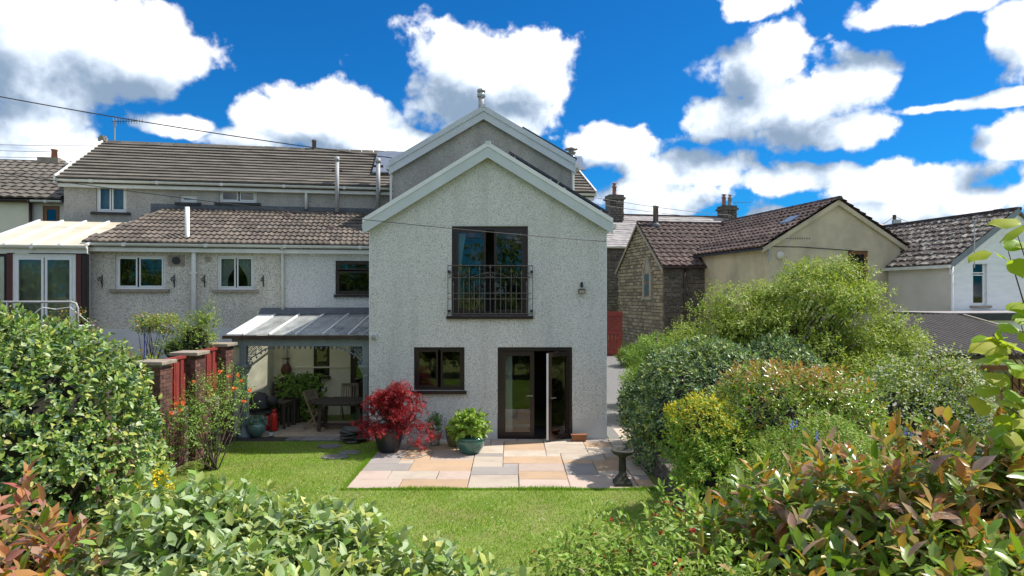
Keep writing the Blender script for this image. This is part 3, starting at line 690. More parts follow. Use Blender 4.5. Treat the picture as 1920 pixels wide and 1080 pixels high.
def paving(parent, x0, x1, y0, y1, unit_, sizes, mats, weights, z, th=0.035, seed=1, gap=0.012, name='paving_slab'):
    r = random.Random(seed); nx, ny = round((x1-x0)/unit_), round((y1-y0)/unit_); ux, uy = (x1-x0)/nx, (y1-y0)/ny
    g = [[0]*nx for _ in range(ny)]
    for j in range(ny):
        for i in range(nx):
            if g[j][i]: continue
            opts = [s for s in sizes if i+s[0] <= nx and j+s[1] <= ny and not any(g[j+b][i+a] for a in range(s[0]) for b in range(s[1]))]
            s = r.choice(opts) if opts else (1,1)
            for a in range(s[0]):
                for b in range(s[1]): g[j+b][i+a] = 1
            q = lambda: r.uniform(-.004,.004); dz = r.uniform(-.003,.004)
            X0,X1,Y0,Y1 = x0+i*ux+gap/2, x0+(i+s[0])*ux-gap/2, y0+j*uy+gap/2, y0+(j+s[1])*uy-gap/2
            p = [(X0+q(),Y0+q()),(X1+q(),Y0+q()),(X1+q(),Y1+q()),(X0+q(),Y1+q())]; c = .008
            cx, cy = (X0+X1)/2, (Y0+Y1)/2
            top = [(a+(cx-a)/abs(cx-a)*c, b+(cy-b)/abs(cy-b)*c, z+dz+r.uniform(-.002,.002)) for a,b in p]
            mb = MB(); mb.add([(a,b,z-th) for a,b in p]+[(a,b,z+dz-.006) for a,b in p]+top,
                              [(0,1,5,4),(1,2,6,5),(2,3,7,6),(3,0,4,7),(4,5,9,8),(5,6,10,9),(6,7,11,10),(7,4,8,11),(8,9,10,11)])
            o = mb.build(name, r.choices(mats, weights)[0], parent)
patio = tag(MB().box(-2.86,2.50,11.75,15.745,-0.08,0.004).build('patio', 'joint'), kind='structure')
paving(patio, -2.86, 2.50, 11.75, 15.745, 0.295, [(4,2),(3,2),(2,2),(3,3),(4,3),(2,1),(2,3),(3,2),(4,2)], ['slab_a','slab_b','slab_c','slab_d'], [11,3,3,5], 0.028, seed=11)
path = tag(MB().box(2.505,3.1,12.9,22,-0.08,0.004).build('side_path', 'joint'), kind='structure')
paving(path, 2.505, 3.1, 12.9, 21.9, 0.295, [(2,2),(2,3),(1,2),(2,1)], ['slab_a','slab_d','slab_c'], [5,3,2], 0.028, seed=4)
vf = tag(MB().box(-6.38,-3.29,15.6,18.95,-0.08,0.006).build('veranda_floor', 'joint'), kind='structure')
paving(vf, -5.2,-3.3,15.62,16.02,0.40,[(1,1),(2,1)],['greyslab'],[1],0.035,seed=2)
paving(vf, -6.37,-3.3,16.04,18.9,0.45,[(1,1),(2,1),(2,2)],['tanslab'],[1],0.035,seed=3)
for i,(px,py,w,d) in enumerate([(618,838,.55,.3),(655,850,.5,.28),(628,858,.6,.3)]):
    p = at(px,py,1280*CAMH/(py-HZ))
    q = MB().lathe([(.5,0),(.5,.02),(.46,.028)],7).build('stepping_stone','greyslab',None,False,(p.x,p.y,0.004)); q.scale=(w,d*1.4,1)
    tag(q, ['grey stepping stone in the lawn nearest the veranda','pale stepping stone beside the left patio edge','grey stepping stone in the lawn farthest from the veranda'][i],'stepping stone','stepping stones in the lawn')

# ------------------------------------------------------------------ the gabled house in the middle
G = Frame(-3.285, 15.75, 0); GW = 5.463
def gable_house():
    t = G.thing('gabled_house', 'grey pebbledashed two storey gabled house with balcony in the centre', 'house')
    w1 = G.rect(776,651,871,732); fd = G.rect(933,651,1073,823); fd = (fd[0],fd[1],0.0,fd[3]); w2 = G.rect(847,424,990,592)
    AX, AZ, SL = GW/2, 6.80, 0.612
    zs = AZ-.14-(GW/2)*SL
    mb = MB().wall(0,GW,.49,4.955,[w1,fd,w2],0,.14)
    mb.add([(0,0,4.955),(GW,0,4.955),(GW,0,zs),(AX,0,AZ-.14),(0,0,zs)], [(0,1,2,3,4)])
    mb.add([(0,0,0),(0,5,0),(0,5,zs),(0,0,zs),(GW,0,0),(GW,5,0),(GW,5,zs),(GW,0,zs)], [(0,3,2,1),(4,5,6,7)])
    mb.build('wall','peb',t)
    MB().box(-.004,GW+.004,-.006,.004,4.945,4.962).build('render_bead','plinth',t)
    for a,b in ((-.012,fd[0]-.005),(fd[1]+.005,GW+.012)): MB().box(a,b,-.018,.1,0,.49).build('plinth','plinth',t)
    for x in (-.01,GW-.005): MB().box(x,x+.015,-.008,.012,.49,4.94).build('corner_bead','trim',t)
    # roof
    for s in (-1,1):
        e = AX+s*2.86; z1 = AZ-2.86*SL
        slab(t,'roof_slope','tile_dark',[(AX,-.13,AZ),(e,-.13,z1),(e,4.7,z1),(AX,4.7,AZ)] if s>0 else [(e,-.13,z1),(AX,-.13,AZ),(AX,4.7,AZ),(e,4.7,z1)],.10)
        # barge board and its white capping
        def strip(a,b,y0,y1,nm,m):
            q=[(AX,AZ-a),(e,z1-a),(e,z1-b),(AX,AZ-b)]; MB().prism(q if s<0 else q[::-1],y0,y1).build(nm,m,t)
        strip(.055,.31,-.165,-.13,'barge_board','barge'); strip(-.045,.06,-.185,-.05,'verge_capping','trim')
        MB().box(e-.03,e+.09,-.1,4.7,z1-.17,z1-.07).build('gutter','gutter',t)
    MB().box(AX-.06,AX+.06,-.19,4.7,AZ-.02,AZ+.06).build('ridge_tile','barge',t)
    # solar panels, raised above the right slope
    for k in range(3):
        y0=.02+k*1.5
        for j,(u0,u1) in enumerate(((.42,1.55),(1.58,2.72))):
            P=lambda u,y,h:(AX+u+h*.52, y, AZ-u*SL+h*.85)
            p=MB().hexa([P(u0,y0,.10),P(u1,y0,.10),P(u1,y0+1.46,.10),P(u0,y0+1.46,.10),P(u0,y0,.15),P(u1,y0,.15),P(u1,y0+1.46,.15),P(u0,y0+1.46,.15)]).build('solar_panel','solar',t)
            if k==0:
                for u in (u0+.15,u1-.15): MB().bar(P(u,y0+.05,0),P(u,y0+.05,.12),.05).build('bracket','steel',p)
    # ground floor window
    window(t,w1,'brownframe',((0,.47,0,1),(.53,1,0,1)),fw=.07,inset=.05,sill='brownframe',sillw=.05)
    # upper full-height window behind the railing
    u=window(t,w2,'brownframe',((0,.44,0,1),(.56,1,0,1)),fw=.09,inset=.06,sill='brownframe',roomdepth=2.2)
    cu=MB(); n=14; x0=w2[0]+.13; pts=[]
    for j in range(9):
        z=w2[3]-.15-(w2[3]-w2[2]-.3)*j/8; wd=.17*(1-.75*math.sin(min(1,j/5)*math.pi/2))+.02
        pts+=[(x0+wd*i/(n-1)*1.0,.2+.02*math.sin(i*2),z) for i in range(n)]
    cu.add(pts,[(j*n+i,j*n+i+1,(j+1)*n+i+1,(j+1)*n+i) for j in range(8) for i in range(n-1)]).build('curtain','curtain',u,True)
    # french doors
    x0,x1,z0,z1=fd; xm=x0+(x1-x0)*.48
    f=MB().box(x0,x1,.04,.11,z1-.09,z1).box(x0,x0+.09,.04,.11,0,z1-.09).box(x1-.09,x1,.04,.11,0,z1-.09).box(x0,x1,.02,.13,0,.06)
    fo=f.build('door_frame','brownframe',t)
    def leaf(px,pw,name,hinge=None,ang=0):
        h=z1-.10-.07; d=MB(); s=.10
        d.box(0,pw,-.03,.03,0,s).box(0,pw,-.03,.03,h-s,h).box(0,s,-.03,.03,s,h-s).box(pw-s,pw,-.03,.03,s,h-s)
        o=d.build('door','brownframe',t,False,(px,.06,.07),ang)
        MB().box(s-.01,pw-s+.01,-.008,.008,s-.01,h-s+.01).build('pane','glass',o)
        return o,h,s
    l,h,s=leaf(x0+.08,xm-x0-.06,'left')
    MB().bar((xm-x0-.11,-.06,.95),(xm-x0-.24,-.06,.95),.02).bar((xm-x0-.11,-.03,.95),(xm-x0-.11,-.065,.95),.03).build('door_handle','steel',l)
    r,h,s=leaf(x1-.085,.68,'right',ang=math.pi+R(42))
    MB().box(.681,.687,-.028,.028,.01,h-.01).build('edge_strip','trim',r)
    for sg in (-1,1): MB().bar((.60,sg*.06,.95),(.47,sg*.06,.95),.02).bar((.60,sg*.03,.95),(.60,sg*.065,.95),.03).build('door_handle','steel',r)
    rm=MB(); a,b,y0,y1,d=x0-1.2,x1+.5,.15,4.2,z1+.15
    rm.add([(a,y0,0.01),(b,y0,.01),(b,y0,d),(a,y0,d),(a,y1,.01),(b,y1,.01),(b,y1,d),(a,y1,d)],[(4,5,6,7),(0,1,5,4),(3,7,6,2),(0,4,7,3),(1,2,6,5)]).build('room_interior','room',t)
    for xx,wd in ((x0+.14,.20),(x1-.40,.22)):
        c=MB(); n=16; pts=[(xx+wd*i/(n-1),.22+.025*math.sin(i*2.2),z) for z in (.06,z1-.12) for i in range(n)]
        c.add(pts,[(i,i+1,n+i+1,n+i) for i in range(n-1)]).build('curtain','curtain',t,True)
    return t
gable_house()

def balcony():
    cx,cz=820,400; k=4.909; d=-.17
    def q(a,b): x,z=G.hit(cx+a/k,cz+b/k,d); return (x,d,z)
    x0,_,zt=q(97,480); x1,_,_=q(878,480); zb=q(97,928)[2]
    t=G.thing('juliet_balcony','scrolled iron balcony railing across the upper window','railing')
    r=.009
    MB().tube([q(97,480),q(878,483)],.012).build('top_rail','iron',t)
    for y in (593,735,787,925): MB().tube([q(97,y),q(876,y)],r).build('rail','iron',t)
    for a in (97,133,842,877): MB().tube([q(a,480),q(a,940)],.008).build('post','iron',t)
    for a in (105,868):
        for b in (538,900):
            p=q(a,b); MB().box(p[0]-.03,p[0]+.03,d-.01,0.0,p[2]-.03,p[2]+.03).build('fixing_plate','black',t)
    def spear(a,b):
        p=q(a,b); base=q(a,925)
        mb=MB().tube([base,(p[0],d,p[2]-.03)],r); mb.lathe([(.004,0),(.018,.03),(.012,.05),(.002,.10)],6,(p[0],d,p[2]-.04)); mb.bar((p[0]-.028,d,p[2]-.03),(p[0]+.028,d,p[2]-.03),.012)
        mb.build('bar','iron',t)
    for a,b in zip((195,295,390,487,583,680,775),(545,525,505,490,505,525,545)): spear(a,b)
    for a in (147,243,340,437,533,630,728,822): spear(a,645)
    for a,s in ((250,1),(725,-1),(130,-1),(845,1),(462,1),(513,-1)):
        pts=[q(a+s*math.cos(u*.55)*(24-u*1.4),562+math.sin(u*.55)*(26-u*1.5)) for u in range(15)]
        MB().tube(pts,.007,5).build('scroll','iron',t)
    for s in (-1,1):
        MB().tube([q(487+s*(180-180*u/8),590-48*math.sin(u/8*1.4)) for u in range(9)],.007,5).build('scroll','iron',t)
balcony()
def wall_lights():
    p=G.hit(1091,540); t=thing('floodlight','black floodlight with motion sensor on the right of the gabled wall','lamp',(G.o.x+p[0],15.75,p[1]))
    MB().lathe([(.03,0),(.035,.03),(.03,.1),(.015,.12)],12,(-.01,-.06,.02)).build('sensor','black',t)
    MB().bar((-.01,0,.03),(-.01,-.08,.03),.03).build('arm','black',t)
    MB().hexa([(-.09,-.16,-.13),(.07,-.16,-.13),(.07,-.05,-.10),(-.09,-.05,-.10),(-.09,-.15,-.04),(.07,-.15,-.04),(.07,-.04,-.02),(-.09,-.04,-.02)]).build('lamp_head','black',t)
    MB().add([(-.075,-.162,-.12),(.055,-.162,-.12),(.055,-.154,-.05),(-.075,-.154,-.05)],[(0,1,2,3)]).build('lens','quoin',t)
    p=G.hit(700,631); t=thing('security_camera','white dome security camera at the left corner of the gabled wall','camera',(G.o.x+p[0],15.75,p[1]))
    MB().box(-.05,.07,-.06,0,-.05,.06).build('housing','upvc',t)
    MB().lathe([(.05,-.04),(.055,0),(.04,.04),(.01,.055)],14,(.02,-.10,0)).build('dome','greypipe',t,True)
wall_lights()

# ------------------------------------------------------------------ taller gable behind
TG = Frame((737-960)/F_PX*20.5, 20.5, 0)
def tall_gable():
    t=TG.thing('tall_gabled_house','taller weathered grey gable rising behind the front house','house')
    W=TG.hit(1072,300)[0]; AX=TG.hit(907,200)[0]; AZ=TG.hit(907,203)[1]; z1=TG.hit(737,305)[1]; SL=(AZ-z1)/(AX+.06)
    zs=AZ-.16-AX*SL; zr=AZ-.16-(W-AX)*SL
    MB().add([(0,0,0),(W,0,0),(W,0,zr),(AX,0,AZ-.16),(0,0,zs),(0,6,0),(0,6,zs),(W,6,0),(W,6,zr)],[(0,1,2,3,4),(0,4,6,5),(1,7,8,2)]).build('wall','peb_old',t)
    for s in (-1,1):
        e=-.10 if s<0 else W+.10; ze=AZ-abs(AX-e)*SL
        slab(t,'roof_slope','tile_grey',[(AX,-.12,AZ),(e,-.12,ze),(e,6,ze),(AX,6,AZ)] if s>0 else [(e,-.12,ze),(AX,-.12,AZ),(AX,6,AZ),(e,6,ze)],.1)
        def strip(a,b,y0,y1,nm,m):
            q=[(AX,AZ-a),(e,ze-a),(e,ze-b),(AX,AZ-b)]; MB().prism(q if s<0 else q[::-1],y0,y1).build(nm,m,t)
        strip(.11,.36,-.15,-.11,'barge_board','barge'); strip(-.05,.12,-.18,-.04,'verge_capping','barge')
        MB().box(e-.09 if s<0 else e-.02,e+.02 if s<0 else e+.10,-.16,6,ze-.2,ze-.08).build('gutter','gutter',t)
    MB().box(AX-.07,AX+.07,-.19,6,AZ-.02,AZ+.07).build('ridge_tile','barge',t)
    for x in (-.05,W+.03): MB().tube([(x,-.06,zs-.15),(x,-.06,3.5)],.04,8).build('downpipe','gutter',t)
    P=lambda u,y,h:(AX+u+h*.5,y,AZ-u*SL+h*.86)
    for k in range(2): MB().hexa([P(a,y,h) for h in (.10,.15) for a,y in ((1.1,.1+k*1.6),(2.75,.1+k*1.6),(2.75,1.65+k*1.6),(1.1,1.65+k*1.6))]).build('solar_panel','solar',t)
    f=thing('ridge_flue','steel flue pipe on the apex of the tall gable','flue',(TG.o.x+AX-.08,20.6,AZ-.05))
    MB().lathe([(.085,0),(.085,.42)],14).build('pipe','greypipe',f,True)
    MB().lathe([(.11,.40),(.125,.42),(.125,.50),(.105,.52),(.105,.55),(.125,.56),(.12,.64),(.05,.66)],14).build('cowl','steel',f,True)
    MB().lathe([(.17,.0),(.12,.06),(.09,.09)],14).build('collar','lead',f,True)
tall_gable()

# ------------------------------------------------------------------ the long terrace behind on the left
TE = Frame(-3.87, 22.0, ANG)
def gutterline(t,x0,x1,y,z,r=.06,m='gutter'):
    mb=MB(); n=8; pts=[]
    for x in (x0,x1):
        for j in range(n): a=math.pi*j/(n-1); pts.append((x,y-r*math.cos(a)*-1-r,z-r*math.sin(a)))
    mb.add(pts,[(j,j+1,n+j+1,n+j) for j in range(n-1)]+[tuple(range(n)),tuple(range(2*n-1,n-1,-1))])
    mb.box(x0,x1,y-2*r-.004,y+.0,z-.006,z+.012); mb.build('gutter',m,t,False)
    k=max(1,int((x1-x0)/1.8))
    for i in range(k): xx=x0+(i+.5)*(x1-x0)/k; MB().box(xx-.04,xx+.04,y-2*r-.008,y,z-r-.01,z+.02).build('gutter_bracket',m,t)
def terrace():
    t=TE.thing('long_terrace_house','long grey terrace with brown tiled roof behind the lower extension','house')
    xl=TE.hit(120,400)[0]; xr=TE.hit(1106,350)[0]; ze=TE.hit(700,352,-.15)[1]; D=3.3; zr=TE.hit(700,286,D)[1]
    hs=[TE.rect(180,347,237,398),TE.rect(337,366,369,380),TE.rect(411,355,481,380)]
    MB().wall(xl,xr,0,ze,hs,0,.12).add([(xl,0,0),(xl,2*D,0),(xl,2*D,ze),(xl,D,zr-.1),(xl,0,ze),(xr,0,0),(xr,2*D,0),(xr,2*D,ze),(xr,D,zr-.1),(xr,0,ze)],[(0,4,3,2,1),(5,6,7,8,9)]).build('wall','peb_old',t)
    window(t,hs[0],'upvc',((0,.46,0,1),(.5,1,0,1)),fw=.06,sill='felt',curtain=[('A','blind')])
    window(t,hs[1],'upvc',fw=.06,sill='felt'); window(t,hs[2],'upvc',((0,.5,0,1),(.54,1,0,1)),fw=.06,sill='felt')
    L=math.hypot(D+.25,zr-ze); V=Vector((0,D+.25,zr-ze)).normalized()
    courses(t,(xl-.15,-.25,ze+.02),(1,0,0),V,xr-xl+.3,L,13,'tile_grey',th=.045,jitter=.006,sag=.05,overlap=.1)
    slab(t,'roof_slope','felt',[(xl-.1,-.2,ze-.02),(xr+.1,-.2,ze-.02),(xr+.1,D,zr-.04),(xl-.1,D,zr-.04)],.1)
    slab(t,'roof_slope','tile_grey',[(xl-.1,D,zr-.02),(xr+.1,D,zr-.02),(xr+.1,2*D+.2,ze),(xl-.1,2*D+.2,ze)],.1)
    n=int((xr-xl)/.42)
    for i in range(n):
        x=xl+i*(xr-xl)/n; MB().prism([(x,0),(x+(xr-xl)/n-.01,0),(x+(xr-xl)/n-.01,.001),(x,.001)],0,.001) if False else None
        MB().hexa([(x,D-.13,zr-.06),(x+.40,D-.13,zr-.06),(x+.40,D+.13,zr-.06),(x,D+.13,zr-.06),(x,D-.05,zr+.07+rnd.uniform(-.008,.008)),(x+.40,D-.05,zr+.07),(x+.40,D+.05,zr+.07),(x,D+.05,zr+.07)]).build('ridge_tile','tile_grey',t)
    for x in (xl-.17,xr+.12):
        MB().hexa([(x,-.27,ze-.12),(x+.05,-.27,ze-.12),(x+.05,D,zr-.08),(x,D,zr-.08),(x,-.27,ze+.09),(x+.05,-.27,ze+.09),(x+.05,D,zr+.12),(x,D,zr+.12)]).build('verge_strip','trim',t)
    MB().box(xl-.1,xr+.1,-.16,-.02,ze-.22,ze-.03).build('fascia','gutter',t)
    gutterline(t,xl-.1,xr+.1,-.16,ze-.02)
    fl0,fl1=TE.hit(283,390)[0],TE.hit(735,390)[0]; zf=TE.hit(500,398)[1]
    n=9
    for i in range(n):
        a=fl0+i*(fl1-fl0)/n; MB().box(a,a+(fl1-fl0)/n-.006,-.02-(i%2)*.006,.0,zf-.1,zf+.19).build('lead_flashing','lead',t)
    # pipes up the wall
    def pipe(px,y0,y1,r,m,nm,d=-.1):
        x,z0=TE.hit(px,y1,d); _,z1=TE.hit(px,y0,d); o=MB().tube([(x,d,z0),(x,d,z1)],r,10).build(nm,m,t,True)
        if nm=='vent_pipe':
            MB().lathe([(r*1.25,0),(r*1.35,.05),(r*1.1,.13),(r*.4,.15)],10,(x,d,z1)).build('cap',m,o,True)
            MB().box(x-.16,x+.16,d+.0,0,z0+1.3,z0+1.33).build('bracket','black',o)
    pipe(574,346,392,.045,'gutter','downpipe'); pipe(632,302,398,.065,'greypipe','vent_pipe',-.26); pipe(709,305,388,.07,'greypipe','vent_pipe',-.26)
    # solar panel beside the tall gable
    def S(px,py,h):
        lo=Vector((0,-.25,ze)); r=pdir(px,py); nrm=Vector((0,-(zr-ze),D+.25)).normalized()
        nw=TE.ux*nrm.x+TE.uy*nrm.y+Vector((0,0,nrm.z)); p0=TE.o+TE.uy*(-.25)+Vector((0,0,ze))+nw*h
        e=Vector((0,0,CAMH)); k=(p0-e).dot(nw)/r.dot(nw); p=e+r*k-TE.o; return (p.dot(TE.ux),p.dot(TE.uy),p.z)
    c=[S(698,322,.12),S(752,322,.12),S(760,284,.12),S(708,284,.12)]
    MB().hexa([(a,b,z-.05) for a,b,z in c]+c).build('solar_panel','solar_pale',t)
    c=[S(1082,318,.12),S(1098,318,.12),S(1090,293,.12),S(1076,293,.12)]
    MB().hexa([(a,b,z-.05) for a,b,z in c]+c).build('solar_panel','solar_pale',t)
    # things on the ridge
    def W(lx,ly,z): return TE.o+TE.ux*lx+TE.uy*ly+Vector((0,0,z))
    x=TE.hit(589,270,D)[0]; one('ridge_vent',MB().lathe([(.075,0),(.075,.26),(.09,.27),(.09,.33),(.04,.35)],10),'stone_d','short mossy vent pipe midway along the terrace ridge','vent',W(x,D,zr+.04),smooth=True)
    x=TE.hit(193,268,D)[0]; one('ridge_stub',MB().box(-.1,.1,-.12,.12,0,.14).box(-.07,.07,-.09,.09,.14,.2),'stonecap','stubby capped vent at the left end of the terrace ridge','vent',W(x,D,zr+.03))
    x=TE.hit(1071,290,1.7)[0]; p=W(x,1.7,TE.hit(1071,302,1.7)[1]-.3)
    f=thing('cowled_flue','steel flue with rain cap right of the tall gable','flue',p)
    MB().lathe([(.12,0),(.12,.40)],14).build('pipe','steel',f,True); MB().lathe([(.17,.40),(.17,.44),(.13,.46),(.13,.56),(.17,.58),(.17,.62),(.1,.63),(.1,.70),(.24,.71),(.24,.74),(.05,.80)],16).build('cowl','steel',f,True)
    return W,D,zr,xl
TW,TD,TZR,TXL=terrace()
def antenna(name,label,loc,mast,boom,n,el,az=0,rev=False,rz=0):
    t=thing(name,label,'aerial',loc,rz)
    MB().tube([(0,0,0),(0,0,mast)],.018,6).build('mast','greypipe',t)
    MB().tube([(-.1,0,mast-.05),(boom,0,mast-.05+boom*az)],.012,5).build('boom','black',t)
    for i in range(n):
        u=boom*(.12+.88*i/(n-1)); z=mast-.05+u*az; MB().tube([(u,0,z-el*(1-.3*i/n)),(u,0,z+el*(1-.3*i/n))],.008,4).build('element','black',t)
    MB().tube([(-.05,-.0,mast-.05-el*1.5),(-.05,0,mast-.05+el*1.5)],.01,4).tube([(.05,0,mast-.05-el*1.5),(.05,0,mast-.05+el*1.5)],.01,4).build('reflector','greypipe',t)
antenna('tv_aerial','long television aerial on the left end of the terrace ridge',TW(TXL+.2,TD,TZR-.05),.85,.95,10,.11)

# ------------------------------------------------------------------ lower extension in front of the terrace
AN = Frame(-3.94, 18.8, ANG)
def annexe():
    t=AN.thing('low_extension','low pebbledashed extension with brown pantiled roof left of the gabled house','house')
    xl=AN.hit(165,560)[0]; xm=AN.hit(527,500)[0]; ze=AN.hit(600,462,-.1)[1]
    w=[AN.rect(216,479,309,542),AN.rect(407,479,477,543)]
    wb=AN.rect(629,489,700,552); wb=(wb[0],.45,wb[2],wb[3])
    dr=AN.rect(657,650,690,745); dr=(dr[0],dr[0]+.85,.06,dr[3]); wn=AN.rect(588,648,618,705)
    mb=MB().wall(xl,xm,1.5,ze,w,0,.12).add([(xl,0,1.5),(xl,3.2,1.5),(xl,3.2,ze),(xl,0,ze)],[(0,3,2,1)])
    mb.build('wall','peb_annexe',t)
    MB().wall(xm,.9,2.93,ze,[wb],-.012,.12).build('wall','peb',t)
    xc=AN.hit(500,700)[0]-.25
    MB().wall(xc,.9,0,2.93,[dr,wn],-.008,.12).build('cream_wall','cream',t)
    zb=AN.hit(300,617)[1]
    MB().box(xl-.02,xc-.05,-.06,0,1.2,zb).build('plinth','plinth',t)
    MB().box(xc,dr[0]-.02,-.03,-.004,1.36,1.40).build('ledge','cream',t)
    window(t,w[0],'upvc',((0,.42,0,1),(.46,1,0,1)),fw=.055,sill='stonecap',curtain=None)
    window(t,w[1],'upvc',((0,.48,0,1),(.52,1,0,1)),fw=.055,sill='stonecap',curtain=[('L','curtain'),('R','curtain')])
    window(t,wb,'brownframe',((0,1,0,.72),(0,1,.76,1)),fw=.06,inset=.04,sill='brownframe',sillw=.04)
    window(t,wn,'brownframe',fw=.05,inset=.05,sill='brownframe',sillw=.03)
    o=window(t,dr,'brownframe',((0,1,0,1),),fw=.10,inset=.04,room=True,name='door')
    MB().box(dr[0]+.16,dr[1]-.16,.02,.05,.2,.95).build('door_panel','brownframe',o); MB().bar((dr[0]+.12,-.03,1.05),(dr[0]+.24,-.03,1.05),.025).build('door_handle','steel',o)
    # pantiled roof, every tile a part
    zt=AN.hit(500,397,3.1)[1]; D=3.35; L=math.hypot(D,zt-ze); V=Vector((0,D,zt-ze)).normalized(); U=Vector((1,0,0)); Nn=U.cross(V)
    X0=AN.hit(155,455,-.25)[0]; X1=.75; TWd=.300; rows=10; st=L/rows; nT=int((X1-X0)/TWd)+1
    n=12; vs=[];
    prof=[(.030*(max(0,math.sin(2*math.pi*(k/n*2)-.6)))**.8) for k in range(n+1)]
    for y,h in ((-.005,.040),(st*1.12,.004)):
        vs+=[Vector((TWd*k/n,0,0))+V*y+Nn*(h+prof[k]) for k in range(n+1)]
    vs+=[Vector((TWd*k/n,0,0))+V*.004+Nn*(.0+prof[k]*.55) for k in range(n+1)]
    me=bpy.data.meshes.new('roof_tile'); me.from_pydata([tuple(v) for v in vs],[],[(k,k+1,n+2+k,n+1+k) for k in range(n)]+[(2*n+2+k,2*n+3+k,k+1,k) for k in range(n)]); me.materials.append(M['tile_warm'])
    for i in range(rows):
        shift=1.0*i/rows
        for k in range(nT):
            x=X0+k*TWd
            if x<X0+shift-.15: continue
            o=link('roof_tile',me,t,Vector((x,-.25,ze+.03))+V*(i*st)+Vector((0,rnd.uniform(-.006,.006),rnd.uniform(-.004,.004))))
    slab(t,'roof_deck','felt',[(X0+.05,-.2,ze),(X1+.2,-.2,ze),(X1+.2,D-.2,zt),(X0+1.0,D-.2,zt)],.1)
    MB().hexa([(X0-.02,-.27,ze-.08),(X0+.06,-.27,ze-.08),(X0+1.06,D-.25,zt-.06),(X0+.98,D-.25,zt-.06),(X0-.02,-.27,ze+.06),(X0+.06,-.27,ze+.06),(X0+1.06,D-.25,zt+.07),(X0+.98,D-.25,zt+.07)]).build('verge','tile_warm',t)
    for px,py,d in ((241,432,1.0),(318,402,2.6),(540,405,2.4),(620,430,1.2)):
        x,z=AN.hit(px,py,d); MB().hexa([(x-.12,d-.1,z-.03),(x+.12,d-.1,z-.03),(x+.12,d+.14,z+.03),(x-.12,d+.14,z+.03),(x-.09,d-.06,z+.07),(x+.09,d-.06,z+.07),(x+.09,d+.1,z+.1),(x-.09,d+.1,z+.1)]).build('tile_vent','tile_dark',t)
    MB().box(X0+.05,X1,-.2,-.01,ze-.2,ze-.02).build('fascia','gutter',t); gutterline(t,X0-.02,X1,-.2,ze-.0)
    def dp(pts,r=.04,m='gutter',nm='downpipe'): return MB().tube(pts,r,10).build(nm,m,t,True)
    x=xl+.05; dp([(x,-.26,ze-.05),(x,-.09,ze-.3),(x,-.09,1.6)])
    x=AN.hit(531,500)[0]; dp([(x,-.26,ze-.05),(x,-.09,ze-.25),(x,-.09,2.95)])
    a,za=AN.hit(351,388,.25); b,zb2=AN.hit(363,480,-.1)
    o=dp([(a,.25,za),(a,.25,za-.85),(a+.05,.05,za-1.0),(b,-.1,zb2+.12),(b,-.1,zb2),(b,-.1,1.6)],.06,'upvc','soil_pipe')
    for z in (2.6,3.9): MB().box(b-.09,b+.09,-.14,0,z,z+.04).build('pipe_clip','upvc',o)
    x,z=AN.hit(331,490); v=MB().box(x-.2,x+.2,-.025,0,z-.12,z+.16).build('vent_patch','stonecap',t); MB().lathe([(.10,0),(.10,.03)],16).build('vent_hole','black',v,False,(x,-.02,z+.02)).rotation_euler=(R(90),0,0)
    x,z=AN.hit(390,486); MB().box(x-.06,x+.06,-.03,0,z-.06,z+.06).build('air_brick','stonecap',t)
    x,z=AN.hit(183,469); MB().box(x-.1,x+.1,-.12,0,z-.05,z+.05).build('outside_light','stonecap',t)
    x,z=AN.hit(535,640,-.08); dp([(x,-.08,1.45),(x,-.08,2.9)],.05,'upvc','waste_pipe')
    # wrought hooks
    for i,px in enumerate((192,327,384,494)):
        x,z=AN.hit(px,527); h=thing('hanging_basket_hook',['black scrolled basket hook left of the open kitchen window','black scrolled basket hook between the window and the soil pipe','black scrolled basket hook right of the soil pipe','black scrolled basket hook right of the net-curtained window'][i],'hook',AN.o+AN.ux*x+Vector((0,0,z))-AN.uy*.012,ANG,'basket hooks on the extension wall')
        MB().box(-.012,.012,-.012,0,-.16,.16).build('back_plate','black',h)
        MB().tube([(0,-.01,.08),(0,-.14,.10),(0,-.25,.06),(0,-.27,.02),(0,-.24,0)],.01,5).tube([(0,-.01,-.10),(0,-.08,-.02),(0,-.16,.08)],.008,5).tube([(-.02,-.01,0),(-.07,-.06,.02),(-.08,-.05,.07),(-.04,-.05,.06)],.008,5).build('arm','black',h)
annexe()

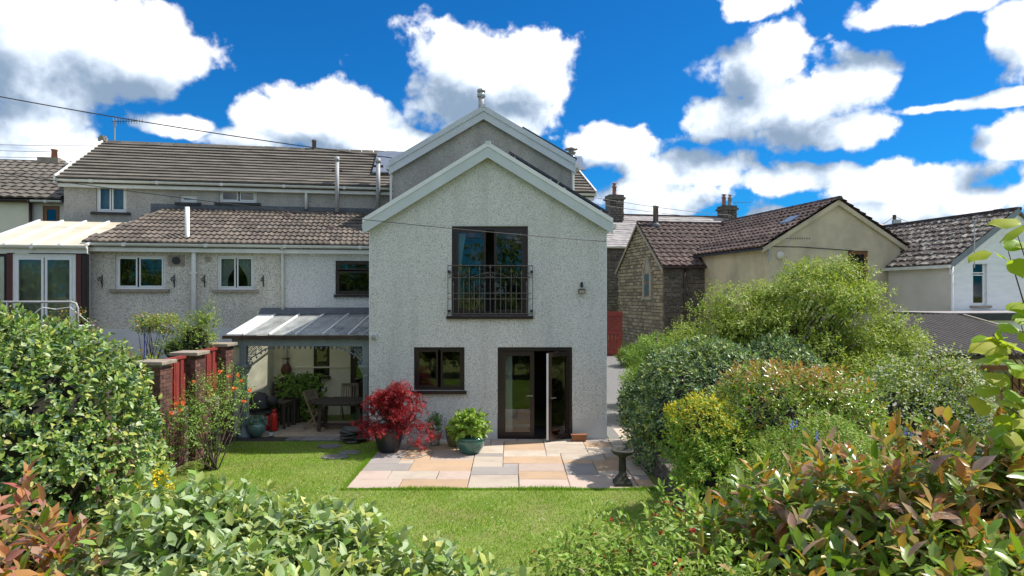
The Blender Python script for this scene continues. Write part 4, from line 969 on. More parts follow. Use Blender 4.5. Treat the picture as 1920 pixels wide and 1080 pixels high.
# ------------------------------------------------------------------ far left: conservatory and neighbour
CO = Frame((165-960)/F_PX*17.2, 17.2, ANG)
def conservatory():
    t=CO.thing('lean_to_conservatory','white lean-to conservatory with cream polycarbonate roof and sliding doors','conservatory')
    xl=CO.hit(-40,500)[0]; ze=CO.hit(80,464)[1]; zt=ze+.95; D=3.0; zf=1.7
    MB().box(xl,0,-.06,.0,ze-.14,ze+.02).build('fascia','gutter',t); gutterline(t,xl,.02,-.06,ze+.03)
    for i in range(4):
        a,b=xl+i*(0-xl)/4,xl+(i+1)*(0-xl)/4
        slab(t,'roof_panel','polycarb',[(a+.03,-.1,ze+.06),(b-.03,-.1,ze+.06),(b-.03,D,zt),(a+.03,D,zt)],.02)
    for i in range(5):
        a=xl+i*(0-xl)/4; MB().bar((a,-.1,ze+.075),(a,D,zt+.02),.055,.05).build('glazing_bar','upvc',t)
    dx0,dx1=CO.hit(22,540)[0],CO.hit(142,540)[0]
    window(t,(dx0,dx1,zf,ze-.16),'upvc',((0,.49,0,1),(.51,1,0,1)),fw=.09,inset=.02,curtain=[('A','blind')],name='sliding_door',room=False)
    for a,b in ((xl,CO.hit(14,540)[0]),(CO.hit(152,540)[0],-.0)):
        window(t,(a,b,zf+.9,ze-.16),'brownframe',fw=.05,inset=.02,room=False)
        MB().box(a,b,.02,.1,zf,zf+.9).build('low_panel','offwhite',t)
    for px in (18,147): x=CO.hit(px,540)[0]; MB().box(x-.06,x+.06,.0,.12,zf,ze-.14).build('post','maroon',t)
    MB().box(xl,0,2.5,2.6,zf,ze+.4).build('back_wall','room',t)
    r=thing('handrail','grey tubular handrail in front of the conservatory','handrail',CO.o+CO.ux*xl+CO.uy*-1.2+Vector((0,0,1.7)),ANG)
    n=CO.hit(146,566,-1.2); L=n[0]-xl; h=n[1]-1.7
    MB().tube([(0,0,h),(L-.15,0,h),(L-.04,0,h-.04),(L,0,h-.15),(L,0,0)],.028,8).build('rail','greypipe',r,True); MB().tube([(L*.45,0,0),(L*.45,0,h)],.025,8).build('post','greypipe',r,True)
    d=thing('rotary_clothes_airer','white folding clothes airer beside the conservatory doors','clothes airer',CO.o+CO.ux*CO.hit(105,580,-.6)[0]+CO.uy*-.6+Vector((0,0,1.7)),ANG)
    for s in (-1,1):
        MB().tube([(s*.75,0,.95),(s*.3,0,1.35),(0,0,1.3)],.012,5).tube([(s*.75,-.25,.9),(s*.75,.25,.9)],.01,5).build('wing','upvc',d)
        MB().tube([(s*.35,-.2,0),(-s*.05,0,.9)],.012,5).build('leg','upvc',d)
    for y in (-.25,-.08,.08,.25): MB().tube([(-.75,y,.9),(.75,y,.9)],.006,4).build('line','upvc',d)
conservatory()
LB = Frame((120-960)/F_PX*22.4, 22.4, ANG)
def left_neighbour():
    t=LB.thing('neighbouring_cottage','cream and grey cottage with grey pantiled roof at the far left','house')
    xl=-6.0; ze=LB.hit(90,376)[1]; D=3.6; zr=LB.hit(60,304,D)[1]; xm=LB.hit(60,420)[0]; w=LB.rect(80,386,112,450)
    MB().wall(xm,.0,0,ze,[w],0,.12).build('wall','offwhite',t); MB().box(xl,xm-.04,-.06,.2,0,ze-.02).build('wall','cream',t)
    window(t,w,'oakframe',((0,1,0,.45),(0,1,.5,1)),fw=.07,inset=.04)
    MB().tube([(xm,-.1,0),(xm,-.1,ze-.1)],.05,8).build('downpipe','browngutter',t,True)
    L=math.hypot(D+.2,zr-ze); V=Vector((0,D+.2,zr-ze)).normalized()
    courses(t,(xl,-.2,ze+.04),(1,0,0),V,-xl+.0,L,12,'tile_grey',amp=.035,wl=.30,th=.035)
    slab(t,'roof_slope','felt',[(xl,-.15,ze),(0,-.15,ze),(0,D,zr-.03),(xl,D,zr-.03)],.1); slab(t,'roof_slope','tile_grey',[(xl,D,zr),(0,D,zr),(0,2*D,ze),(xl,2*D,ze)],.1)
    MB().box(xl,0,D-.1,D+.1,zr-.03,zr+.06).build('ridge','tile_grey',t)
    gutterline(t,xl,xm,-.2,ze-.03,m='browngutter'); gutterline(t,xm+.05,0,-.15,ze-.03)
    p=LB.o+LB.ux*LB.hit(102,300,D)[0]+LB.uy*D+Vector((0,0,zr-.1))
    c=thing('low_chimney','low chimney with red clay pot on the far left ridge','chimney',p,ANG)
    MB().box(-.45,.25,-.3,.3,0,.25).build('stack','stonecap',c); MB().lathe([(.11,.25),(.09,.55),(.12,.56),(.12,.6)],12).build('chimney_pot','offpipe',c,True)
    p=LB.o+LB.ux*LB.hit(127,310,D-.6)[0]+LB.uy*(D-.6)+Vector((0,0,LB.hit(127,320,D-.6)[1]-.2))
    one('vent_pipe',MB().lathe([(.08,0),(.08,.42),(.1,.43),(.1,.5),(.03,.55)],12),'upvc','white vent pipe between the cottage and terrace roofs','vent',p,smooth=True)
left_neighbour()
# ------------------------------------------------------------------ veranda
def veranda():
    Yf, Zf = 15.95, 2.40
    t=thing('glass_veranda','grey-framed lean-to veranda with glass roof and scalloped trim','veranda',(-6.29,16.05,0))
    ox,oy=-6.29,16.05
    def L(x,y,z): return (x-ox,y-oy,z)
    def back(x): return 18.8+(x+3.94)*math.tan(ANG)-.03, 2.84
    xs=[-6.29,-5.68,-5.05,-4.42,-3.82,-3.30]
    def quad(x0,x1,dz,th,nm,m):
        y0,z0=back(x0); y1,z1=back(x1)
        return slab(t,nm,m,[L(x0,Yf,Zf+dz),L(x1,Yf,Zf+dz),L(x1,y1,z1+dz),L(x0,y0,z0+dz)],th)
    for a,b in zip(xs,xs[1:]): quad(a+.03,b-.03,.02,.012,'roof_pane','roofglass')
    quad(-6.68,-6.30,.03,.03,'roof_panel','upvc')
    for x in xs[:-1]:
        y,z=back(x); MB().bar(L(x,Yf,Zf+.03),L(x,y,z+.03),.036,.035).build('glazing_bar','upvc',t)
    a,b=back(-6.7),back(-3.3)
    MB().hexa([L(-6.7,a[0]-.22,2.83),L(-3.3,b[0]-.22,2.83),L(-3.3,b[0],2.84),L(-6.7,a[0],2.84),L(-6.7,a[0]-.22,2.86),L(-3.3,b[0]-.22,2.86),L(-3.3,b[0],3.0),L(-6.7,a[0],3.0)]).build('flashing','lead',t)
    gz_=MB(); n=8
    MB().box(-6.72-ox,-3.30-ox,Yf-.12-oy,Yf-oy,Zf-.07,Zf+.0).build('gutter','browngutter',t)
    for x in (-6.3,-5.3,-4.3,-3.6): MB().box(x-.025-ox,x+.025-ox,Yf-.13-oy,Yf-oy,Zf-.085,Zf+.008).build('gutter_bracket','browngutter',t)
    MB().box(-6.55-ox,-3.30-ox,Yf+.005-oy,Yf+.15-oy,Zf-.25,Zf-.03).build('beam','greypaint',t)
    def post(x):
        o=MB(); o.lathe([(.17,0),(.17,.07),(.14,.09),(.13,.16),(.085,.20),(.075,.24),(.07,1.40),(.085,1.42),(.09,1.46),(.075,1.50)],16)
        p=o.build('post','greypaint',t,True,L(x,16.02,.0))
        MB().hexa([(-.08,-.08,1.50),(.08,-.08,1.50),(.08,.08,1.50),(-.08,.08,1.50),(-.14,-.14,1.66),(.14,-.14,1.66),(.14,.14,1.66),(-.14,.14,1.66)]).box(-.15,.15,-.15,.15,1.66,1.71).build('capital','greypaint',p)
        MB().box(-.075,.075,-.075,.075,1.71,2.16).build('upper_post','greypaint',p)
        for k in range(10): a=k*.628; MB().bar((.072*math.cos(a),.072*math.sin(a),.25),(.068*math.cos(a),.068*math.sin(a),1.40),.016).build('flute','greypaint',p)
        return p
    post(-6.29); post(-3.42)
    for x,s in ((-6.20,1),(-3.50,-1)):     # pierced corner brackets
        b=MB(); w=.62
        P=lambda u,v:(x-ox+s*u,-.03,2.14-v)
        b.tube([P(0,w*.8),P(.06,w*.45),P(.2,.2),P(.42,.06),P(w,.02)],.016,5)
        for u,v in ((.05,.05),(.16,.05),(.28,.05),(.05,.16),(.15,.15),(.05,.28),(.05,.40)):
            b.tube([P(u+.045*math.cos(k*.9),v+.045*math.sin(k*.9)) for k in range(8)],.010,4)
            b.bar(P(u-.05,v-.05),P(u+.05,v+.05),.014)
        for k in range(7):
            f=k/6; q=(w*f**1.0, w*.8*(1-f)**2); b.lathe([(.004,-.07),(.028,-.035),(.006,0)],6,(P(q[0],q[1])[0],-.03,P(q[0],q[1])[2]))
        b.build('corner_bracket','greypaint',t)
    x=-5.6
    while x<-4.1:
        MB().lathe([(.003,-.085),(.028,-.045),(.03,-.03),(.012,0)],8,(x-ox,-.03,2.15)).build('trim_drop','greypaint',t); x+=.125
    # lit side wall
    MB().box(-6.62-ox,-6.40-ox,-.0,2.35,0,2.14).box(-6.62-ox,-6.40-ox,.15,2.35,2.14,2.30).build('side_wall','cream',t)
veranda()

# ------------------------------------------------------------------ brick pillars with red fence panels
def brick_pillar(y0,y1,h,label):
    t=thing('brick_pillar',label,'pillar',(-6.62,(y0+y1)/2,0),0,'brick pillars of the garden wall'); hw,d=.22,(y1-y0)/2
    MB().box(-hw+.02,hw-.02,-d+.02,d-.02,0,h-.07).build('core','mortar',t)
    c=MB().box(-hw-.07,hw+.07,-d-.07,d+.07,h-.07,h).build('cap','stonecap',t); bevel(c,.012)
    me={}
    def br(x,y,z,sx,sy):
        k=(round(sx,2),round(sy,2))
        if k not in me:
            q=MB().box(-sx/2,sx/2,-sy/2,sy/2,-.0325,.0325); m=bpy.data.meshes.new('brick'); m.from_pydata(q.v,[],q.f); m.materials.append(M['brick']); me[k]=m
        link('brick',me[k],t,(x+rnd.uniform(-.003,.003),y+rnd.uniform(-.003,.003),z))
    z=.04; i=0
    while z<h-.10:
        if i%2==0:
            for s in (-1,1):
                for q in (-1,1): br(q*hw/2,s*(d-.05),z,hw-.01,.10)
            br(hw-.05,0,z,.10,2*d-.22)
        else:
            for s in (-1,1):
                br(s*(hw-.05),-d/2,z,.10,d-.01); br(s*(hw-.05),d/2,z,.10,d-.01)
            br(0,-d+.05,z,2*hw-.22,.10)
        z+=.075; i+=1
P_=[(12.42,12.85,2.14,'nearest brick pillar of the garden wall, partly behind the big hedge'),(13.81,14.25,2.19,'middle brick pillar between the two red fence panels'),(15.27,15.70,2.26,'farthest brick pillar, next to the veranda post')]
for a in P_: brick_pillar(*a)
def red_panel(y0,y1,zt,label):
    t=thing('red_fence_panel',label,'fence panel',(-6.62,y0,0),0,'red fence panels between the brick pillars')
    n=7; w=(y1-y0)/n
    for i in range(n): MB().box(-.02+(i%2)*.02,.03+(i%2)*.02,i*w+.006,(i+1)*w-.006,1.10,zt).build('slat','redwood',t)
    MB().box(-.05,.07,0,y1-y0,zt,zt+.05).build('top_rail','redwood',t); MB().box(-.06,-.022,0,y1-y0,1.25,1.35).build('back_rail','redwood',t)
red_panel(12.86,13.80,2.08,'red slatted fence panel nearer the camera'); red_panel(14.26,15.26,2.13,'red slatted fence panel nearer the veranda')
def low_brick():
    for (y0,y1,lb) in ((12.86,13.80,'low brick wall under the nearer red panel'),(14.26,15.26,'low brick wall under the farther red panel'),(9.0,12.41,'low brick garden wall running behind the big hedge')):
        t=thing('brick_wall',lb,'wall',(-6.62,y0,0),0); L=y1-y0
        MB().box(-.1,.085,0,L,0,1.10).build('core','mortar',t)
        q=MB().box(-.05,.05,-.105,.105,-.0325,.0325); me=bpy.data.meshes.new('brick'); me.from_pydata(q.v,[],q.f); me.materials.append(M['brick'])
        z=.04; i=0
        while z<1.08:
            y=.11 if i%2 else .0
            while y<L-.05:
                if y+.105<=L and y-.105>=0: link('brick',me,t,(.055,y,z))
                y+=.225
            z+=.075; i+=1
low_brick()

# ------------------------------------------------------------------ raised-bed retaining wall on the right
def retaining():
    t=thing('dry_stone_wall','low dark dry stone retaining wall beside the lawn on the right','wall',(2.66,7.4,0))
    L=5.4; MB().box(.03,.24,0,L,0,.36).build('core','stone_d',t)
    pieces_wall(t,0,L,lambda x:0,lambda x:.41,.02,'stone_d',.06,.11,.13,.32,axis='y',facing=-1,proud=.05)
    y=0
    while y<L:
        w=rnd.uniform(.25,.45); c=MB().box(-.03,.27,y,min(y+w-.012,L),.385,.43+rnd.uniform(0,.015)).build('coping_stone','stone_d',t); y+=w
retaining()

# ------------------------------------------------------------------ right-hand houses
BE = Frame((1440-960)/F_PX*26, 26.0, R(11))
def beige_house():
    t=BE.thing('beige_gabled_house','stained beige rendered house with dark tiled roof and gable facing the garden','house')
    W=BE.hit(1688,460)[0]; AX,AZ=BE.hit(1570,374); ze=BE.hit(1440,456)[1]; D=9.5
    w=BE.rect(1590,470,1628,545); SL=(AZ-ze)/AX
    MB().wall(0,W,0,ze-.1,[w],0,.12).add([(0,0,ze-.1),(W,0,ze-.1),(W,0,AZ-.12-(W-AX)*SL),(AX,0,AZ-.12),(0,0,ze-.1+.001)],[(0,1,2,3,4)]).add([(0,0,0),(0,D,0),(0,D,ze-.1),(0,0,ze-.1),(W,0,0),(W,D,0),(W,D,ze-.1),(W,0,ze-.1)],[(0,3,2,1),(4,5,6,7)]).build('wall','beige',t)
    window(t,w,'oakframe',((0,1,0,.55),(0,1,.6,1)),fw=.08,sill='stonecap')
    for s in (-1,1):
        half=AX if s<0 else W-AX; e=half+.25; L=math.hypot(e,e*SL)
        if s<0: courses(t,(AX-e,D,AZ-e*SL),(0,-1,0),(1,0,SL),D+.16,L,11,'tile_dark',amp=.06,wl=.33,th=.05,jitter=.02)
        else: courses(t,(AX+e,-.16,AZ-e*SL),(0,1,0),(-1,0,SL),D+.16,L,11,'tile_dark',amp=.06,wl=.33,th=.05,jitter=.02)
        ex=AX+s*e; q=[(AX,AZ-.02),(ex,AZ-e*SL-.02),(ex,AZ-e*SL-.2),(AX,AZ-.22)]
        MB().prism(q if s<0 else q[::-1],-.10,-.005).build('barge_board','beige',t)
        slab(t,'roof_deck','felt',[(AX,-.09,AZ-.03),(ex,-.09,AZ-e*SL-.03),(ex,D,AZ-e*SL-.03),(AX,D,AZ-.03)] if s>0 else [(ex,-.09,AZ-e*SL-.03),(AX,-.09,AZ-.03),(AX,D,AZ-.03),(ex,D,AZ-e*SL-.03)],.08)
    n=int(D/.42)
    for i in range(n): y=-.18+i*.42; MB().hexa([(AX-.15,y,AZ-.03),(AX+.15,y,AZ-.03),(AX+.15,y+.40,AZ-.03),(AX-.15,y+.40,AZ-.03),(AX-.06,y,AZ+.12),(AX+.06,y,AZ+.12),(AX+.06,y+.40,AZ+.11),(AX-.06,y+.40,AZ+.11)]).build('ridge_tile','tile_dark',t)
    x,z=BE.hit(1487,404,2.2); 
    u=AX-1.55; MB().hexa([(u-.1,.6,AZ-1.65*SL+.1),(u+.35,.6,AZ-1.2*SL+.1),(u+.35,1.3,AZ-1.2*SL+.1),(u-.1,1.3,AZ-1.65*SL+.1),(u-.1,.6,AZ-1.65*SL+.16),(u+.35,.6,AZ-1.2*SL+.16),(u+.35,1.3,AZ-1.2*SL+.16),(u-.1,1.3,AZ-1.65*SL+.16)]).build('skylight','solar_pale',t)
    x,z=BE.hit(1462,479); MB().lathe([(.16,0),(.16,.05),(.10,.09)],16).build('wall_lamp','offwhite',t,True,(x,-.0,z)).rotation_euler=(R(90),0,0)
    MB().tube([BE3(1443,462),BE3(1500,463),BE3(1600,470)],.015,5).build('cable','wire',t)
    x,z=BE.hit(1441,480); MB().tube([(x,-.06,z+.5),(x,-.06,z-.2)],.04,6).build('downpipe','greypipe',t)
    # stone wing on its left, its gable turned to the left
    t2=BE.thing('stone_wing','sandy stone wing with pointed window and brown pantiled roof left of the beige house','house')
    y0=5.2; x0=-2.0; wd=5.8; z1=4.70; za=6.83; ym=y0+wd/2; SLc=(za-z1)/(wd/2)
    MB().box(x0+.02,0,y0+.02,y0+wd,0,z1).build('core','mortar',t2)
    MB().add([(x0+.02,y0,z1),(x0+.02,y0+wd,z1),(x0+.02,ym,za-.1)],[(0,2,1)]).build('gable_core','mortar',t2)
    def gtop(y): return z1+ (wd/2-abs(y-ym))*SLc-.05
    # px of the pointed window on the gable wall
    wy=y0+1.75; wz0,wz1=3.25,4.35
    pieces_wall(t2,y0,y0+wd,lambda y:.5,gtop,x0+.01,'stone_y',.12,.20,.18,.46,axis='y',facing=-1,proud=.06,skip=lambda y,z:abs(y-wy)<.62 and wz0-.25<z<wz1+.75-abs(y-wy)*.9)
    pieces_wall(t2,x0,3.5,lambda x:.5,lambda x:z1-.05,y0+.0,'stone_d',.12,.22,.25,.55,proud=.06)
    f=MB().box(x0-.06,x0+.05,wy-.30,wy+.30,wz0,wz1).build('window','oakframe',t2)
    MB().box(x0-.075,x0-.055,wy-.24,wy+.24,wz0+.08,wz0+.62).build('pane','glass',f); MB().box(x0-.075,x0-.055,wy-.24,wy+.24,wz0+.74,wz1-.06).build('pane','glass',f)
    def hoodp(y,z): return (x0-.07,y,z)
    MB().hexa([hoodp(wy-.34,wz1),hoodp(wy+.34,wz1),(x0+.05,wy+.34,wz1),(x0+.05,wy-.34,wz1),hoodp(wy-.04,wz1+.65),hoodp(wy+.04,wz1+.65),(x0+.05,wy+.04,wz1+.65),(x0+.05,wy-.04,wz1+.65)]).build('arch_infill','quoin',t2)
    for s in (-1,1):
        MB().box(x0-.08,x0+.05,wy+s*.42-.12,wy+s*.42+.12,wz0-.1,wz1+.02).build('jamb_stone','quoin',t2)
        MB().bar((x0-.04,wy+s*.50,wz1+.02),(x0-.04,wy,wz1+.85),.10,.12).build('hood_mould','quoin',t2)
    MB().box(x0-.12,x0+.05,wy-.6,wy+.6,wz0-.14,wz0).build('sill','quoin',t2)
    e=wd/2+.18; L=math.hypot(e,e*SLc)
    courses(t2,(x0-.12,y0-.18,z1-.18*SLc+.06),(1,0,0),(0,1,SLc),4.4,L,11,'tile_dark',amp=.055,wl=.32,th=.045,jitter=.012)
    slab(t2,'roof_slope','tile_dark',[(x0-.12,ym,za+.02),(4.0,ym,za+.02),(4.0,y0+wd+.18,z1-.1),(x0-.12,y0+wd+.18,z1-.1)],.1)
    MB().box(x0-.1,4,ym-.1,ym+.1,za+.02,za+.14).build('ridge','tile_dark',t2)
    for s in (-1,1): MB().hexa([(x0-.14,ym,za-.10),(x0-.10,ym,za-.10),(x0-.10,ym+s*e,z1-.32),(x0-.14,ym+s*e,z1-.32),(x0-.14,ym,za+.03),(x0-.10,ym,za+.03),(x0-.10,ym+s*e,z1-.17),(x0-.14,ym+s*e,z1-.17)]).build('verge_board','quoin',t2)
    MB().box(x0-.1,2.0,y0-.28,y0-.16,z1-.16,z1-.06).build('gutter','browngutter',t2)
    MB().tube([(x0+1.0,y0-.12,z1-.1),(x0+1.0,y0-.12,.6)],.05,8).build('downpipe','browngutter',t2,True)
    MB().box(x0+1.9,x0+2.25,ym-1.2,ym-.85,za-.85,za-.62).build('patched_tile','slab_d',t2)
    p=BE.o+BE.ux*(x0+.75)+BE.uy*(ym-.3)+Vector((0,0,za-.25)); f=thing('stove_flue','steel stove flue on the stone wing roof','flue',p)
    MB().lathe([(.13,.25),(.13,1.05),(.15,1.06),(.15,1.12)],14).build('pipe','steel',f,True); MB().lathe([(.22,0),(.2,.2),(.14,.28)],14).build('collar','lead',f,True)
    a=BE.o+BE.ux*BE.hit(1478,455,-.3)[0]-BE.uy*.3; antenna('wall_aerial','small television aerial bracketed to the beige gable',Vector((a.x,a.y,BE.hit(1478,462,-.3)[1])),.35,.8,9,.07)
def BE3(px,py): x,z=BE.hit(px,py); return (x,-.015,z)
beige_house()
SB = Frame((1137-960)/F_PX*40, 40, R(11))
def chimney(label,p,w,h,pots,rz=0):
    c=thing('stone_chimney',label,'chimney',p,rz)
    MB().box(-w/2+.02,w/2-.02,-w/2+.02,w/2-.02,0,h).build('stack','stone_d',c)
    pieces_wall(c,-w/2,w/2,lambda x:0,lambda x:h,-w/2,'stone_d',.12,.2,.2,.4,proud=.04)
    MB().box(-w/2-.08,w/2+.08,-w/2-.08,w/2+.08,h,h+.14).box(-w/2,w/2,-w/2,w/2,h+.14,h+.3).build('cap','stone_d',c)
    for dx,m in pots: MB().lathe([(.17,0),(.13,.12),(.12,.5),(.16,.52),(.16,.6),(.09,.61),(.09,.72),(.17,.74),(.1,.8)],12,(dx,0,h+.3)).build('chimney_pot',m,c,True)
def slate_house():
    t=SB.thing('slate_roofed_house','dark stone house with pale slate roof behind the stone wing','house')
    xl,xr=-2.0,10.5; ze=SB.hit(1150,464)[1]; D=4; zr=SB.hit(1250,406,D)[1]
    MB().box(xl,xr,0.02,2*D,0,ze).build('core','mortar',t)
    pieces_wall(t,-.2,2.2,lambda x:.5,lambda x:ze-.1,.0,'stone_d',.14,.24,.3,.6,proud=.05)
    for k in range(20): MB().box(-.3-(k%2)*.1,-.02,-.06,.02,.8+k*.24,1.0+k*.24).build('quoin_brick','terracotta',t)
    L=math.hypot(D+.2,zr-ze); V=Vector((0,D+.2,zr-ze))
    courses(t,(xl,-.2,ze+.03),(1,0,0),V,xr-xl,L,16,'slate',th=.02,jitter=.012)
    slab(t,'roof_slope','slate',[(xl,D,zr),(xr,D,zr),(xr,2*D,ze),(xl,2*D,ze)],.1); slab(t,'roof_deck','felt',[(xl,-.15,ze),(xr,-.15,ze),(xr,D,zr-.04),(xl,D,zr-.04)],.1)
    MB().box(xl,xr,D-.12,D+.12,zr-.02,zr+.1).build('ridge','tile_dark',t); gutterline(t,xl,xr,-.2,ze,.07)
    def W(px,py,d): x,z=SB.hit(px,py,d); p=SB.o+SB.ux*x+SB.uy*d; return Vector((p.x,p.y,z))
    chimney('square stone chimney with clay pot just right of the gabled house',W(1152,415,D-.6),.95,1.35,[(0,'offpipe')],R(11))
    chimney('square stone chimney with two pots beside the thin aerial',W(1363,416,D),.95,.75,[(-.22,'offpipe'),(.22,'quoin')],R(11))
    antenna('chimney_aerial','thin television aerial standing right of the two-pot chimney',W(1379,420,D),1.5,1.0,4,.05)
slate_house()
WH = Frame((1785-960)/F_PX*24, 24, R(11))
def white_house():
    t=WH.thing('white_gabled_house','white painted house with lichen-covered roof at the right edge','house')
    ze=WH.hit(1785,494)[1]; W=5.4; SL=.70; AX=W/2; AZ=ze+AX*SL; D=8.5; w=WH.rect(1824,490,1851,573)
    MB().wall(0,W,0,ze,[w],0,.16).add([(0,0,ze),(W,0,ze),(AX,0,AZ)],[(0,1,2)]).build('wall','white_render',t)
    MB().add([(0,0,0),(0,D,0),(0,D,ze),(0,0,ze),(W,0,0),(W,D,0),(W,D,ze),(W,0,ze)],[(0,3,2,1),(4,5,6,7)]).build('side_wall','offwhite',t)
    window(t,w,'upvc',((0,1,0,.72),(0,1,.75,1)),fw=.06,inset=.1,sill='stonecap',curtain=[('R','curtain')])
    e=AX+.12
    courses(t,(AX-e,D,AZ-e*SL+.05),(0,-1,0),(1,0,SL),D+.1,math.hypot(e,e*SL),10,'tile_lichen',amp=.05,wl=.33,th=.05,jitter=.02)
    slab(t,'roof_slope','tile_lichen',[(AX,-.1,AZ+.05),(AX+e,-.1,AZ-e*SL+.05),(AX+e,D,AZ-e*SL+.05),(AX,D,AZ+.05)],.1)
    q=[(AX,AZ+.12),(AX-e,AZ-e*SL+.12),(AX-e,AZ-e*SL-.1),(AX,AZ-.1)]; MB().prism(q,-.12,-.06).build('barge_board','greypaint',t); MB().prism([(x,z-.2) for x,z in q],-.06,-.005).build('verge_band','upvc',t)
    MB().box(-.22,-.10,-.1,D,ze-.16,ze-.05).build('gutter','gutter',t); MB().tube([(-.06,-.08,ze-.1),(-.06,-.08,.3)],.05,8).build('downpipe','gutter',t,True)
    MB().box(AX-.12,AX+.12,-.1,D,AZ+.03,AZ+.15).build('ridge','tile_dark',t)
    p=WH.o+WH.ux*WH.hit(1827,540,-.2)[0]-WH.uy*.2; z=WH.hit(1815,502,-.2)[1]
    antenna('gable_aerial','tall television aerial on a bent mast at the white gable',Vector((p.x,p.y,z)),WH.hit(1825,412,-.2)[1]-z,1.0,9,.09)
    x,z=WH.hit(1876,412,1.2); p=WH.o+WH.ux*x+WH.uy*1.2; one('flue_stub',MB().box(-.13,.13,-.13,.13,-.5,.32).box(-.16,.16,-.16,.16,.32,.40),'stone_d','small dark chimney stub at the right on the lichened roof','chimney',(p.x,p.y,z),R(11))
    g=thing('flat_roofed_garage','low flat-roofed outbuilding with black fascia before the white house','outbuilding',(13.5,21.2,0),R(11))
    z=CAMH-36/1280*21.2
    MB().box(0,6,0,2.4,0,z-.22).build('wall','white_render',g); MB().box(-.12,6.1,-.14,2.5,z-.22,z).build('fascia','felt',g); MB().box(-.05,6.05,-.06,2.45,z,z+.02).build('roof','slate',g)
white_house()
def far_roof():
    p=at(1630,552,44); z=at(1600,404,44).z
    t=thing('distant_hipped_house','distant house with pinkish hipped roof behind the beige gable','house',(p.x,44,0),R(11))
    MB().box(-3,5,0,6,0,z-2.0).build('wall','offwhite',t)
    MB().add([(-3.3,-.3,z-2),(5.3,-.3,z-2),(5.3,6.3,z-2),(-3.3,6.3,z-2),(-.6,3,z+.1),(2.4,3,z+.1)],[(0,1,5,4),(2,3,4,5),(1,2,5),(3,0,4)]).build('roof','slab_d',t)
    p=at(1677,440,40); t=thing('utility_pole','wooden utility pole behind the right-hand roofs','pole',(p.x,40,0))
    MB().tube([(0,0,0),(0,0,at(1677,403,40).z)],[.14,.10],8).build('post','bark',t); MB().box(-.1,.35,-.1,.1,at(0,416,40).z-.1,at(0,412,40).z).build('bracket','steel',t)
far_roof()
def shed():
    X0,X1,Y0,Y1,Z0=6.6,13.5,16.0,20.8,1.98
    t=thing('corrugated_shed','brown timber garden room with dark corrugated roof on the right','shed',(X0,Y0,0))
    wl=.15; n=int((X1-X0)/wl)*6; vs=[]
    for y,z in ((0,Z0),(Y1-Y0,Z0+.16*(Y1-Y0))): vs+=[((X1-X0)*i/n,y-.15,z+.028*math.sin(i/6*2*math.pi)) for i in range(n+1)]
    vs+=[(x,y,z-.02) for x,y,z in vs]; k=n+1
    MB().add(vs,[(i,i+1,k+i+1,k+i) for i in range(n)]+[(2*k+i+1,2*k+i,3*k+i,3*k+i+1) for i in range(n)]+[(2*k+i,2*k+i+1,i+1,i) for i in range(n)]).build('corrugated_roof','corr',t)
    MB().box(X1-X0-.02,X1-X0+.05,-.2,Y1-Y0,Z0+.02,Z0+.06).build('verge','stonecap',t).rotation_euler=(math.atan(.16),0,0)
    w=X1-X0
    MB().box(0,w,.25,.4,0,1.1).box(0,w,.2,.4,1.68,1.86).build('wall','cream',t); MB().box(0,w,-.06,.2,1.84,1.92).build('fascia','browngutter',t)
    MB().box(0,.15,.3,Y1-Y0-.2,0,1.85).box(w-.15,w,.3,Y1-Y0-.2,0,1.85).box(0,w,Y1-Y0-.3,Y1-Y0-.2,0,2.5).build('wall','darkwood',t)
    for i in range(5): a=.2+i*1.32; window(t,(a,a+1.27,.9,1.68),'oakframe',((0,.5,0,1),(.5,1,0,1)),fw=.08,inset=.22,curtain=[('A','curtain')],room=False)
shed()
def red_gate():
    t=thing('red_gate','tall red boarded gate with diagonal braces beside the gabled house','gate',(2.30+2.2,30,.62))
    x0=at(1128,620,30).x-4.5; x1=at(1167,620,30).x-4.5; n=6; w=(x1-x0)/n; h=2.0
    for i in range(n): MB().box(x0+i*w+.004,x0+(i+1)*w-.004,0,.03,0,h).build('board','redwood',t)
    for z in (.15,1.0,1.8): MB().box(x0,x1,-.04,-.002,z,z+.12).build('rail','redwood',t)
    MB().bar((x0,-.02,.27),(x1,-.02,1.0),.1,.03,(0,1,0)).build('brace','redwood',t); MB().bar((x0,-.02,1.12),(x1,-.02,1.8),.1,.03,(0,1,0)).build('brace','redwood',t)
red_gate()

# ------------------------------------------------------------------ overhead cables
def cable(name,label,a,b,sag,r=.012):
    a,b=Vector(a),Vector(b); pts=[a.lerp(b,i/16)-Vector((0,0,4*sag*(i/16)*(1-i/16))) for i in range(17)]
    one(name,MB().tube([p-a for p in pts],r,5),'wire',label,'cable',a)
cable('overhead_cable','thick dark cable descending across the left sky to the tall gable',at(-60,170,19),at(735,296,20.35),.10,.016)
cable('thin_cable','thin cable crossing the front of the gabled wall',at(-40,318,12.5),at(1136,453,15.55),.12,.008)
cable('sky_wire','faint upper wire in the sky at far left',at(-40,270,45),at(200,273,45),.05,.015)
cable('sky_wire','faint lower wire in the sky at far left',at(-40,281,45),at(200,285,45),.05,.015)
cable('sky_wire','faint lowest wire in the sky at far left',at(-40,293,45),at(190,296,45),.05,.015)
cable('street_wire','upper faint wire from the gable to the two-pot chimney',at(1100,368,38),at(1372,404,43),.1,.015)
cable('street_wire','lower faint wire from the gable to the two-pot chimney',at(1100,380,38),at(1372,412,43),.1,.015)
cable('pole_wire','short wire sloping right from the utility pole',at(1677,405,40),at(1752,429,40),.1,.015)
cable('pole_wire','short wire sloping left from the utility pole',at(1677,405,40),at(1655,420,40),.05,.015)
